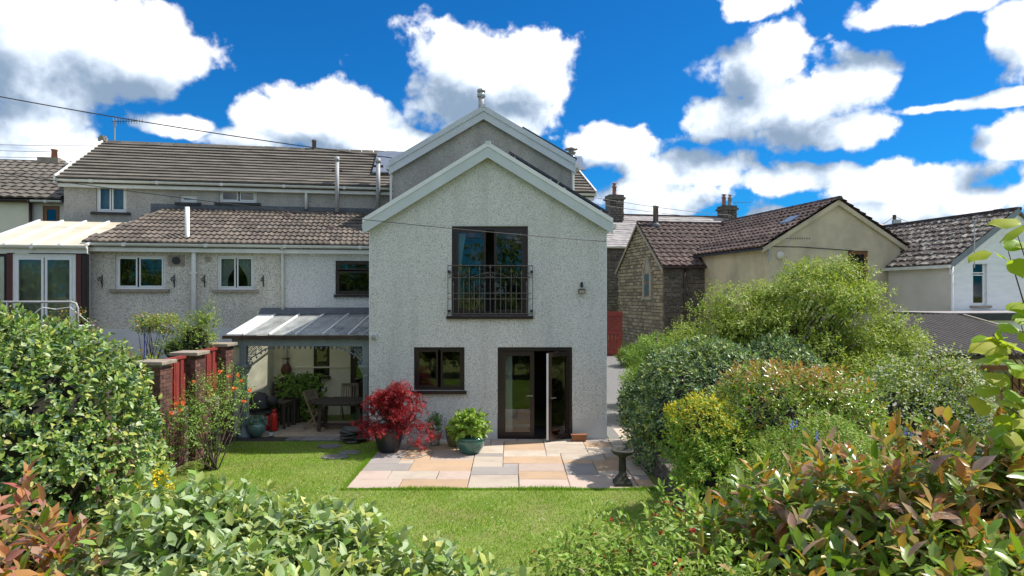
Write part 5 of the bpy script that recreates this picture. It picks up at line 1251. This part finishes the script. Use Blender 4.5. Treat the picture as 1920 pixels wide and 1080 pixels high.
# ------------------------------------------------------------------ pots and things on the patio
def ground_at(px,py,z=0.03):
    Y=F_PX*(CAMH-z)/(py-HZ); return at(px,py,Y)
def pot(name,label,px,py,prof,m,rim=True):
    p=ground_at(px,py); t=thing(name,label,'plant pot',(p.x,p.y,0.03))
    MB().lathe(prof,28).build('pot_body',m,t,True)
    rt,zt=prof[-1]
    MB().lathe([(rt*.2,zt-.03),(rt*.93,zt-.025),(rt*.93,zt-.02)],20).build('soil','soil',t)
    MB().lathe([(rt-.004,zt-.035),(rt+.02,zt-.03),(rt+.022,zt),(rt-.01,zt+.006),(rt-.02,zt-.03)],28).build('rim',m,t,True)
    return t,Vector((p.x,p.y,0.03))
_,acerp=pot('black_pot','large blue-black pot holding the red maple',729,846,[(.20,0),(.22,.02),(.28,.25),(.31,.45),(.30,.52)],'blackpot')
_,tealp=pot('teal_pot','wide teal glazed pot with leafy hydrangea',882,849,[(.17,0),(.20,.02),(.28,.14),(.31,.26),(.295,.34)],'teal')
_,olivep=pot('olive_pot','tall olive glazed pot behind the teal pot',853,836,[(.13,0),(.15,.02),(.20,.2),(.21,.36),(.195,.44)],'olive')
_,whitep=pot('patterned_pot','small pale patterned pot with a little shrub',815,835,[(.10,0),(.11,.05),(.105,.07),(.16,.28),(.165,.34)],'whitepot')
_,succp=pot('pale_teal_pot','round pale teal pot of succulents by the veranda post',481,818,[(.10,0),(.12,.02),(.20,.14),(.22,.25),(.18,.34)],'paleteal')
t=shrub('hydrangea','lush bright green hydrangea growing in the teal pot','potted plant',(tealp.x,tealp.y,.33),[(tealp.x,tealp.y,.56,.31,.28,.26),(tealp.x-.22,tealp.y+.15,.56,.2,.2,.22)],200,7,.13,.62,['bright','weig'],[.75,.25],depth=.25,sl=.10,seed=21,nstem=10,r0=.01)
t=shrub('small_potted_shrub','small dark green shrub in the pale patterned pot','potted plant',(whitep.x,whitep.y,.34),[(whitep.x,whitep.y,.52,.13,.13,.2)],90,6,.06,.5,['mid'],[1],depth=.12,sl=.06,seed=22,nstem=5,r0=.007)
t=shrub('succulents','grey-green succulents filling the round pale pot','potted plant',(succp.x,succp.y,.34),[(succp.x,succp.y,.37,.22,.22,.10)],120,7,.06,.7,['succ'],[1],depth=.06,sl=.03,seed=23,nstem=3,r0=.006)
def acer():
    b=acerp+Vector((0,0,.5)); t=thing('red_maple','red lace-leaf maple in the black pot','tree',b)
    r=np.random.default_rng(5); cl=[]
    for i in range(46):
        a=r.uniform(0,6.28); q=r.uniform(.05,1)**.6; h=r.uniform(0,1)
        R_=.80*(1-.55*h)**.8*q; cl.append((b.x+.12+R_*math.cos(a)*1.0, b.y+R_*math.sin(a)*.8, b.z-.12+1.25*h*(1-.25*q*q)-.15*q, .26,.24,.13))
    P,Nn=blob_points(cl,2300,.12,.1,31,.4)
    pos,F,ln,tt=shoot_leaves(P,Nn*.6+np.array([0,0,.35])+r.normal(size=P.shape)*.3,9,.05,.075,33,85,60,.35,.35,.5)
    foliage(t,'foliage',[(leaf_template(.26,False),pos,F,ln,np.zeros(len(pos),int))],['acer'],b)
    mb=MB(); mb.tube([(0,0,-.05),(.03,.01,.2),(.0,0,.38)],[.05,.04,.03],8); mb.build('trunk','bark',t,True)
    stems(t,b+Vector((0,0,.2)),[c[:3] for c in cl],.016,'bark','branch',.35,6,b)
acer()
def bird_bath():
    p=ground_at(1167,908); t=thing('bird_bath','mossy stone bird bath on the shaded right edge of the patio','bird bath',(p.x,p.y,.03))
    MB().box(-.17,.17,-.17,.17,0,.06).build('base','oldstone',t); MB().hexa([(-.15,-.15,.06),(.15,-.15,.06),(.15,.15,.06),(-.15,.15,.06),(-.09,-.09,.16),(.09,-.09,.16),(.09,.09,.16),(-.09,.09,.16)]).build('plinth','oldstone',t)
    MB().lathe([(.10,.16),(.085,.19),(.065,.24),(.06,.46),(.075,.50),(.10,.53)],12).build('pedestal','oldstone',t)
    for k in range(9): a=k*.698; MB().bar((.066*math.cos(a),.066*math.sin(a),.24),(.06*math.cos(a),.06*math.sin(a),.46),.018).build('flute','oldstone',t)
    MB().lathe([(.08,.52),(.16,.55),(.215,.60),(.225,.63),(.20,.64),(.17,.60),(.05,.585)],24).build('bowl','oldstone',t,True); t.scale=(.88,.88,.95)
bird_bath()
p=ground_at(1085,826); t=thing('terracotta_trough','small terracotta trough beside the open door','planter',(p.x,p.y-.05,.03))
MB().hexa([(-.15,-.06,0),(.15,-.06,0),(.15,.06,0),(-.15,.06,0),(-.17,-.075,.13),(.17,-.075,.13),(.17,.075,.13),(-.17,.075,.13)]).build('trough_body','terracotta',t); MB().box(-.18,.18,-.085,.085,.13,.155).build('rim','terracotta',t)
p=ground_at(770,856); one('hose_loop',MB().tube([(.25*math.cos(a*.35),.17*math.sin(a*.35),.012) for a in range(19)]+[(.45,.35,.012),(.3,.8,.012),(-.3,.95,.012)],.009,5),'greypipe','thin looped garden hose lying on the patio','hose',(p.x,p.y,.032))
p=ground_at(800,835); one('downpipe_stub',MB().tube([(0,.12,.52),(0,.05,.44),(0,.02,.10)],.035,8).box(-.05,.05,-.02,.06,0,.1),'greypipe','short grey drain pipe on the plinth beside the patterned pot','pipe',(p.x+.35,15.68,.03))

# ------------------------------------------------------------------ furniture under the veranda
FZ=.036
def vp(px,py): return ground_at(px,py,FZ)
def table():
    p=vp(638,808); t=thing('garden_table','oval dark slatted wooden garden table under the veranda','table',(p.x,p.y+.2,FZ))
    n=12; a,b=.80,.55
    for i in range(n):
        y0,y1=-b+2*b*i/n,-b+2*b*(i+1)/n-.012; ym=(y0+y1)/2; w=a*math.sqrt(max(.12,1-(ym/b)**2)); MB().box(-w,w,y0,y1,.70,.725).build('slat','darkwood',t)
    MB().lathe([(.9,.0),(.9,.05)],36).build('rim','darkwood',t,False,(0,0,.655)).scale=(a/.9*.93,b/.9*.93,1)
    for sx in (-1,1):
        for sy in (-1,1): MB().bar((sx*.5,sy*.28,0),(sx*.45,sy*.25,.66),.07).build('leg','darkwood',t)
        MB().bar((sx*.48,-.27,.12),(sx*.48,.27,.12),.05).build('stretcher','darkwood',t)
    MB().bar((-.48,0,.12),(.48,0,.12),.05).build('stretcher','darkwood',t)
table()
def chair(px,py,rz,label,m):
    p=vp(px,py); t=thing('folding_chair',label,'chair',(p.x,p.y,FZ),rz,'wooden chairs round the garden table')
    for s in (-1,1):
        MB().bar((s*.21,-.20,0),(s*.21,.24,.92),.028,.045).build('leg','%s'%m,t); MB().bar((s*.18,.24,0),(s*.18,-.18,.44),.028,.045).build('leg',m,t)
    for i in range(6): MB().box(-.20,.20,-.20+i*.065,-.145+i*.065,.43,.45).build('seat_slat',m,t)
    for i in range(6): x=-.16+i*.064; MB().bar((x,.14,.56),(x,.235,.88),.03,.014).build('back_slat',m,t)
    MB().box(-.22,.22,.215,.255,.86,.93).build('top_rail',m,t)
chair(594,803,R(68),'pale folding wooden chair at the left end of the table','palewood'); chair(655,786,R(8),'pale slatted chair behind the table near the back door','palewood')
def benches():
    p=vp(528,802)
    for k in range(2):
        t=thing('nested_bench',['dark slatted wooden bench beside the barbecue, nearer one','dark slatted wooden bench beside the barbecue, farther one'][k],'bench',(p.x+.08*k,p.y+.25+k*.55,FZ),R(85),'dark benches under the veranda')
        for i in range(4): MB().box(-.45,.45,-.18+i*.095,-.10+i*.095,.62,.645).build('seat_slat','darkwood',t)
        for sx in (-.40,-.13,.13,.40):
            for sy in (-.15,.15): MB().box(sx-.03,sx+.03,sy-.03,sy+.03,0,.62).build('leg','darkwood',t)
        MB().box(-.45,.45,-.17,-.13,.50,.57).box if False else MB().box(-.45,.45,-.17,-.14,.52,.60).build('apron','darkwood',t)
    c=thing('leaning_chair_back','dark slatted chair back rising behind the barbecue','chair',(p.x-.35,p.y+1.0,FZ),R(20))
    for s in (-.2,.2): MB().bar((s,0,0),(s,.12,1.0),.045).build('leg','darkwood',c)
    for i in range(4): MB().box(-.2,.2,.09,.12,.55+i*.11,.62+i*.11).build('back_slat','darkwood',c)
benches()
def barbecue():
    p=vp(488,806); t=thing('covered_barbecue','black covered kettle barbecue beside the veranda post','barbecue',(p.x,p.y+.1,FZ))
    n=20; prof=[(.30,.48),(.33,.55),(.31,.70),(.22,.86),(.06,.93)]
    o=MB().lathe(prof,n).build('cover','bbq',t,True); o.scale=(1.05,.8,1); o.rotation_euler=(0,R(-10),0)
    MB().lathe([(.12,.0),(.13,.12),(.1,.2)],14,(.3,-.1,.62)).build('side_cover','bbq',t,True)
    MB().box(-.32,.36,-.22,.22,.42,.48).build('tray','bbq',t)
    for sx in (-.26,.28):
        for sy in (-.17,.17): MB().tube([(sx,sy,0),(sx,sy,.45)],.018,6).build('leg','steel',t)
    MB().box(-.28,.3,-.18,.18,.12,.14).build('shelf','palewood',t)
barbecue()
for px,py,h,lb in ((503,806,.45,'shorter red fire extinguisher beside the pale teal pot'),(514,808,.52,'taller red gas bottle in front of the dark benches')):
    p=vp(px,py); t=thing('red_cylinder',lb,'gas bottle',(p.x,p.y,FZ),0,'red cylinders under the veranda'); MB().lathe([(.07,0),(.085,.03),(.085,h*.72),(.07,h*.82),(.03,h*.88)],16).build('cylinder_body','redmetal',t,True); MB().lathe([(.03,h*.86),(.035,h*.9),(.05,h*.92),(.045,h)],12).build('valve','redmetal',t,True)
p=vp(509,818); t=thing('small_lantern','small square glass lantern on the paving edge','lantern',(p.x,p.y,FZ)); MB().box(-.045,.045,-.045,.045,0,.015).build('base','black',t); MB().box(-.045,.045,-.045,.045,.11,.125).build('lid','black',t); MB().box(-.038,.038,-.038,.038,.015,.11).build('glass_box','curtain',t)
def slate_stack():
    p=vp(658,826); t=thing('slate_stack','stack of dark broken slate slabs in front of the table','stone stack',(p.x,p.y,FZ))
    for i in range(9):
        q=MB().lathe([(.30,0),(.31,.012),(.29,.028)],7).build('slate','slaterock',t,False,(rnd.uniform(-.09,.09),rnd.uniform(-.05,.05),i*.031),rnd.uniform(0,6)); q.scale=(rnd.uniform(.8,1.3),rnd.uniform(.55,.85),1)
slate_stack()
p=vp(676,800); t=thing('green_tray','green plastic lidded box beside the slate stack','box',(p.x,p.y+.15,FZ)); MB().box(-.16,.16,-.2,.2,0,.30).build('box_body','greenplastic',t); MB().box(-.18,.18,-.22,.22,.30,.34).build('lid','greenplastic',t)
def ivy_screen():
    p=vp(560,792); w=(603-515)/F_PX*p.y/2; h=.036+(792-705)/F_PX*p.y
    t=shrub('ivy_screen','square leafy green ivy screen against the veranda back wall','hedge',(p.x,p.y+.15,FZ),[(p.x+dx,p.y+.15,z,.22,.14,.22) for dx in np.linspace(-w+.18,w-.18,5) for z in np.linspace(.2,h-.18,5)],900,5,.08,.85,['mid','bright'],[.6,.4],depth=.08,sl=.04,seed=41,a0=60,a1=50,droop=.4,upb=0,nstem=6,lump=.03)
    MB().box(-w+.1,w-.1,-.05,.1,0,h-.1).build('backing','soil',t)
    b=thing('rusty_urn','tall rusty urn with flared neck behind the ivy screen','urn',(at(535,552,p.y+.55).x,p.y+.62,FZ))
    z=CAMH-(705-HZ)/F_PX*(p.y+.6)
    MB().box(-.14,.14,-.14,.14,0,z-.02).build('pedestal','cream',b); MB().lathe([(.08,0),(.13,.08),(.14,.16),(.09,.28),(.045,.36),(.05,.42),(.11,.46)],18,(0,0,z-.02)).build('urn_body','rust',b,True)
ivy_screen()
one('blue_sprayer',MB().tube([(0,0,0),(0.02,0,.85)],.012,6).box(-.045,.04,-.04,.04,.80,1.12).tube([(.0,0,1.12),(-.06,0,1.2)],.012,5).box(-.09,-.03,-.03,.03,.86,.95),'blueplastic','blue watering wand standing by the extension wall','tool',(at(270,600,16.6).x,16.6,1.70))

# ------------------------------------------------------------------ planting
def hedge_row(x0,x1,y,z,rx,ry,rz,n): return [(x0+(x1-x0)*i/(n-1),y+rnd.uniform(-.08,.08),z+rnd.uniform(-.06,.06),rx,ry,rz) for i in range(n)]
# big hedge at the left
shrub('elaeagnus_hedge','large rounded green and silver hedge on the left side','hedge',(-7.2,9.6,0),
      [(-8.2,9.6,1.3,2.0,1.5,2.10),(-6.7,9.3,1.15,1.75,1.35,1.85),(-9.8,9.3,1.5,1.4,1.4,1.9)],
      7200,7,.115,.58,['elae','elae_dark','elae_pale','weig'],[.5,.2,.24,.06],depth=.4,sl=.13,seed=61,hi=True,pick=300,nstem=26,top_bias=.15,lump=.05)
# front hedges close to the camera
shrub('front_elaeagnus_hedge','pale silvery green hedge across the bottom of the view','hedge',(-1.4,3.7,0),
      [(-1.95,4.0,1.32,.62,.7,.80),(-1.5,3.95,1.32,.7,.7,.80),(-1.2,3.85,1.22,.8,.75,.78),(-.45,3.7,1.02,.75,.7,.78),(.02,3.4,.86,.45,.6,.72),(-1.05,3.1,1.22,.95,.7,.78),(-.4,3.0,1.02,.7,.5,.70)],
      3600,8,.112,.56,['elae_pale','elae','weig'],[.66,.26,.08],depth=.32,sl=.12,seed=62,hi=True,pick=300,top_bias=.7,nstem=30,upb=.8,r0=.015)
shrub('red_photinia','red and bronze photinia at the bottom left corner','shrub',(-3.2,3.9,0),
      [(-3.2,4.1,1.40,.62,.6,.72),(-2.62,3.75,1.22,.45,.45,.74),(-2.5,3.3,1.15,.5,.5,.72),(-3.4,3.4,1.2,.6,.6,.82)],
      400,9,.165,.40,['pho_red','pho_g','pho_r'],[.32,.38,.30],depth=.35,sl=.16,seed=63,hi=True,pick=300,top_bias=.7,upb=1.0,top=(0,1.7,.4,.6),a0=70,a1=20,nstem=24,stemmat='twig',r0=.012)
shrub('bronze_photinia','glossy bronze and green photinia filling the bottom right corner','shrub',(2.6,4.3,0),
      [(1.75,4.6,1.25,.55,.6,.72),(2.3,4.5,1.40,.65,.65,.80),(3.0,4.5,1.55,.75,.7,.82),(3.7,4.4,1.6,.8,.7,.85),(2.4,3.6,1.15,.9,.7,.8),(3.2,3.5,1.2,.9,.7,.85),(1.7,3.8,.95,.5,.6,.75)],
      1250,9,.17,.42,['pho_g','pho_r','weig'],[.52,.36,.12],depth=.4,sl=.17,seed=64,hi=True,pick=300,top_bias=.7,upb=1.0,top=(1,1.9,.5,.6),a0=70,a1=22,nstem=40,stemmat='twig',r0=.012)
shrub('weigela_front','light green shrub with small red flowers at the bottom centre','shrub',(.75,4.4,0),
      [(.55,4.5,1.05,.5,.5,.68),(1.05,4.5,1.16,.45,.5,.74),(.85,3.9,.95,.7,.6,.72),(1.35,4.1,1.0,.4,.5,.72)],
      1500,8,.072,.45,['weig','bright','pho_r'],[.5,.46,.04],depth=.3,sl=.15,seed=65,hi=True,pick=300,top_bias=.7,upb=.7,flowers=('redfl',70,.03,1.2),nstem=26,stemmat='twig',r0=.01)
# right-hand border, behind the low wall
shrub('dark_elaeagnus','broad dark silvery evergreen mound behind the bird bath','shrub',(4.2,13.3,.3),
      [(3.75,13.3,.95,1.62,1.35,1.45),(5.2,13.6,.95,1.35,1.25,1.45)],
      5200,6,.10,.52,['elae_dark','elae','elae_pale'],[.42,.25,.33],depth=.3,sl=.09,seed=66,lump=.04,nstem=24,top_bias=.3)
shrub('golden_choisya','shrub with golden yellow top and bright green skirt by the wall','shrub',(3.05,10.4,.3),
      [(2.98,10.5,1.05,.58,.6,.72),(3.2,10.2,.8,.7,.7,.62),(2.95,9.9,.6,.5,.55,.5)],
      1900,7,.075,.42,['bright','yellow'],[.92,.08],depth=.25,sl=.09,seed=67,top=(1,1.2,.4,.9),nstem=16,top_bias=.3)
shrub('mid_photinia','orange-tipped photinia in the middle of the right border','shrub',(4.1,10.9,.3),
      [(4.15,10.7,.95,1.25,.95,1.32),(4.95,10.8,.9,.9,.9,1.25)],
      1500,8,.115,.38,['pho_g','pho_r','weig'],[.6,.08,.32],depth=.3,sl=.11,seed=68,lump=.05,top=(1,1.75,.4,.85),upb=.9,nstem=20,stemmat='twig',top_bias=.4)
shrub('pale_spirea','pale lime green bushy shrub in front of the orange-tipped photinia','shrub',(4.1,9.0,.3),
      [(4.1,9.0,.72,1.0,.75,.98),(3.4,8.8,.6,.6,.7,.7)],
      2600,7,.06,.45,['weig','bright','pho_r'],[.62,.34,.04],depth=.25,sl=.08,seed=69,lump=.06,nstem=18,top_bias=.4)
shrub('white_flowering_shrub','loose shrub dusted with white flowers below the corrugated roof','shrub',(7.0,11.6,.3),
      [(6.5,11.7,.9,.95,.9,1.22),(7.5,11.9,.95,1.05,.95,1.30)],
      2600,7,.07,.48,['tree','mid','elae_dark'],[.5,.3,.2],depth=.35,sl=.14,seed=70,flowers=('whitefl',900,.035,1.0),nstem=20,top_bias=.4)
shrub('clipped_green_bush','rounded bright green bush in front of the stone wing','shrub',(4.1,18.2,.3),
      [(3.9,18.2,1.5,.75,.7,.72),(4.5,18.3,1.3,.7,.7,.8)],1500,6,.085,.5,['bright','mid'],[.7,.3],depth=.3,seed=71,nstem=10)
shrub('low_round_bush','low round green bush in front of the red gate','shrub',(4.75,27,.5),[(4.75,27,.85,.5,.5,.42)],500,6,.09,.5,['bright','mid'],[.4,.6],depth=.2,seed=72,nstem=6)
shrub('boxy_lime_bush','small boxy lime green bush beside the gravel drive','shrub',(3.55,19.6,.2),[(3.55,19.6,.85,.42,.42,.38),(3.8,19.8,.8,.4,.4,.36)],700,6,.06,.5,['bright'],[1],depth=.2,seed=73,nstem=6)
shrub('airy_path_plant','airy yellow-green plant leaning over the side path','shrub',(2.95,14.8,.05),[(2.9,14.8,.7,.3,.45,.5),(3.0,15.4,.9,.3,.4,.5)],380,6,.06,.35,['bright','yellow'],[.75,.25],depth=.25,sl=.15,seed=74,nstem=12,r0=.01)
shrub('golden_edge_plant','small golden plant at the foot of the dark evergreen mound','shrub',(2.72,13.6,.05),[(2.65,13.7,.75,.22,.35,.35)],260,6,.06,.4,['yellow','bright'],[.5,.5],depth=.2,seed=75,nstem=6,r0=.01)
# roses and left border
shrub('rose_bush','rose bush with orange blooms in front of the brick pillars','shrub',(-5.75,13.1,0),
      [(-5.85,13.2,1.05,.42,.55,.72),(-5.7,13.7,1.3,.4,.5,.6),(-6.0,12.7,.9,.35,.45,.6)],900,7,.06,.5,['mid','bright','weig'],[.5,.3,.2],depth=.35,sl=.16,seed=76,nstem=22,r0=.014,dens=.85,core=0)
def roses():
    pts=[(413,698),(430,707),(447,705),(365,717),(440,729),(453,716),(470,733),(458,753),(332,758),(338,770),(345,757),(306,790),(322,775)]
    for i,(px,py) in enumerate(pts):
        Y=13.0 if px>350 else 11.6; p=at(px,py,Y)
        t=thing('orange_rose','orange rose bloom %s'%['top left of the cluster by the far pillar','large double bloom by the far pillar','bloom right of the large double one','single bloom against the middle pillar','lower bloom under the large double one','pale bloom overlapping the veranda post','bloom hanging in front of the veranda wall','lowest bloom beside the veranda post','bloom at the near end of the red panel','lower bloom at the near end of the red panel','bloom highest at the near end of the red panel','red bloom lowest beside the big hedge','red-orange bloom between hedge and near pillar'][i],'rose',p,0,'orange rose blooms')
        n=14; A=np.tile([[-.1,-.7,.6]],(1,1)); pos,F,ln,tt=shoot_leaves(np.zeros((1,3)),A,n,.025,.055,100+i,95,15,0,.15)
        V,T=place(leaf_template(.9,False),pos,F,ln); link('petals',fast_mesh('petals',V,T,['orangefl']),t)
        MB().tube([(0,.0,0),(.02,.03,-.12),(.03,.08,-.3)],.006,4).build('stalk','mid',t)
roses()
shrub('yellow_flower_clump','clump of yellow flowers at the foot of the left hedge','flowers',(-4.72,9.0,0),[(-4.72,9.0,.45,.22,.3,.5)],220,6,.06,.5,['bright','mid'],[.6,.4],depth=.2,seed=78,flowers=('yellowfl',150,.06,.2),nstem=8,r0=.008)
shrub('small_standard_photinia','small round-headed tree with orange-green leaves before the extension','shrub',(-8.0,15.2,1.7),
      [(-8.15,15.2,2.72,.28,.28,.16),(-7.75,15.2,2.70,.30,.28,.18)],260,6,.07,.45,['weig','pho_r','bright'],[.5,.25,.25],depth=.15,sl=.08,seed=79,nstem=12,r0=.012)
shrub('tall_border_shrub','leafy upright shrub with pink flower spikes left of the veranda roof','shrub',(-6.95,15.3,1.7),
      [(-7.1,15.3,2.3,.45,.4,.55),(-6.8,15.2,2.75,.22,.22,.4),(-7.5,15.2,2.1,.35,.35,.35)],620,6,.07,.4,['mid','tree','bright'],[.4,.4,.2],depth=.3,sl=.12,seed=80,nstem=12,flowers=('pho_red',25,.03,2.0),r0=.012)
shrub('photinia_by_wall','sparse bronze shrub behind the near brick pillar','shrub',(-7.6,12.6,1.7),[(-7.5,12.6,1.95,.6,.5,.35),(-7.0,12.9,1.9,.4,.4,.3)],200,7,.10,.38,['pho_r','pho_g'],[.5,.5],depth=.3,sl=.15,seed=81,nstem=10,stemmat='twig',r0=.01)
shrub('leggy_conservatory_shrub','leggy dark shrub in front of the conservatory doors','shrub',(-10.2,15.5,1.7),[(-10.3,15.5,2.3,.35,.3,.6),(-9.8,15.5,2.4,.2,.2,.7)],170,6,.09,.4,['mid','pho_r'],[.7,.3],depth=.25,sl=.14,seed=82,nstem=8,r0=.012)
def blue_flowers():
    for i,(px,py) in enumerate([(1484,806),(1492,802),(1507,818),(1531,826),(1707,822),(1718,819),(1697,815)]):
        p=at(px,py,8.3 if px<1600 else 8.6); t=thing('blue_flower',['blue flower head leftmost in the lime shrub','blue flower head just right of the leftmost one','blue flower head in the middle of the lime shrub','blue flower head lowest in the lime shrub','blue flower head above the bronze photinia','blue flower head right of its neighbour above the photinia','small blue flower head left of its neighbours above the photinia'][i],'flower',p,0,'blue flowers in the right border')
        pos,F,ln,tt=shoot_leaves(np.zeros((1,3)),np.array([[0,-.3,1.]]),22,.09,.03,200+i,95,40,0,.3); V,T=place(leaf_template(.8,False),pos,F,ln); link('florets',fast_mesh('florets',V,T,['bluefl']),t)
        MB().tube([(0,0,0),(.01,.02,-.25)],.006,4).build('stalk','mid',t)
blue_flowers()

def tree(name,label,base,crown,nclump,cs,nshoot,k,leaf,w,mats,probs,trunk,seed,group=None,flat=.75,r0=.1):
    """trunk, limbs to each leaf clump, clumps spread through the crown's volume"""
    b=Vector(base); t=thing(name,label,'tree',b,0,group); r=np.random.default_rng(seed); cl=[]
    cr=np.array(crown)
    while len(cl)<nclump:
        c=cr[r.integers(len(cr))]; d=unit(r.normal(size=3))*r.uniform(.35,1)**.5; p=c[:3]+d*c[3:6]*.9; s=cs*r.uniform(.6,1.25); cl.append((*p,s,s,s*flat))
    P,Nn=blob_points(cl,nshoot,cs*.8,.15,seed,.3)
    pos,F,ln,tt=shoot_leaves(P,Nn*.8+np.array([0,0,.4])+r.normal(size=P.shape)*.3,k,.12,leaf,seed+1,80,40,.2,.3,.8)
    foliage(t,'crown',[(leaf_template(w,False),pos,F,ln,r.choice(len(mats),len(pos),p=probs))],mats,b)
    top=Vector(trunk)-b
    MB().tube([(0,0,-.1),(top.x*.3+.05,top.y*.3,top.z*.4),tuple(top)],[r0,r0*.8,r0*.6],10).build('trunk','bark',t,True)
    stems(t,trunk,[c[:3] for c in cl],r0*.42,'bark','limb',.3,seed,b)
tree('airy_garden_tree','spreading airy green tree in front of the beige house',(5.9,15.0,.3),
     [(4.3,14.8,2.15,1.0,1.2,.85),(5.2,15.0,2.65,1.3,1.3,.95),(6.5,15.0,2.9,1.6,1.3,1.0),(7.8,15.2,2.35,1.2,1.2,.95),(6.0,14.6,2.0,2.5,1.2,.9),(6.7,15.0,3.35,1.5,.9,.7)],135,.45,15000,6,.085,.45,['tree','weig','mid'],[.62,.26,.12],(5.9,15.0,1.5),91,r0=.11)
def catalpa():
    b=Vector((3.75,4.6,0)); t=thing('broad_leaved_sapling','sapling with very large soft green leaves at the right edge','tree',b)
    r=np.random.default_rng(8); tips=[at(1905,432,4.3),at(1890,470,4.4),at(1860,625,4.5),at(1885,640,4.3),at(1905,690,4.4),at(1880,760,4.3),at(1850,720,4.5),at(1915,610,4.5),at(1895,800,4.2),at(1930,560,4.5),at(1935,440,4.4),at(1870,680,4.6),at(1912,745,4.5)]
    lm=fast_mesh('leaf',*leaf_template(.95,False,True),['catalpa'],None,True)
    for i,tp in enumerate(tips):
        for j in range(4):
            a=r.uniform(0,6.28); d=Vector((math.cos(a)*.8-.25,math.sin(a)*.6-.3,r.uniform(-.55,.1))).normalized(); z=Vector((r.normal()*.3,-.35+r.normal()*.3,1)).normalized(); x=d.cross(z).normalized(); z=x.cross(d)
            s=r.uniform(.10,.18); o=link('leaf',lm,t); Mx=Matrix.Identity(4)
            for q in range(3): Mx[q][0],Mx[q][1],Mx[q][2]=x[q]*s,d[q]*s,z[q]*s
            q=tp-b+Vector((r.normal()*.05,r.normal()*.05,r.normal()*.05)); Mx[0][3],Mx[1][3],Mx[2][3]=q; o.matrix_local=Mx
    MB().tube([(0,0,0),(.05,0,1.8),(.02,0,3.2),(0,-.1,3.9)],[.05,.04,.025,.01],8).build('trunk','bark',t,True)
    stems(t,b+Vector((.03,0,2.4)),tips,.012,'twig','branch',.2,4,b)
catalpa()
# trees behind the viewer: they show only as reflections in the panes
for i in range(7):
    x=-24+i*8.0; y=-18-(i%2)*3; h=9+(i%3)
    tree('back_garden_tree','tall green tree behind the camera, %s of the row'%['leftmost','second from the left','third from the left','the middle one','third from the right','second from the right','rightmost'][i],(x,y,0),[(x,y,h*.5,4.2,2.4,h*.46),(x+1.5,y+1,h*.3,4.2,2,h*.3)],60,1.5,2200,6,.36,.55,['mid','tree'],[.6,.4],(x,y,h*.4),300+i,'trees behind the camera',r0=.2)
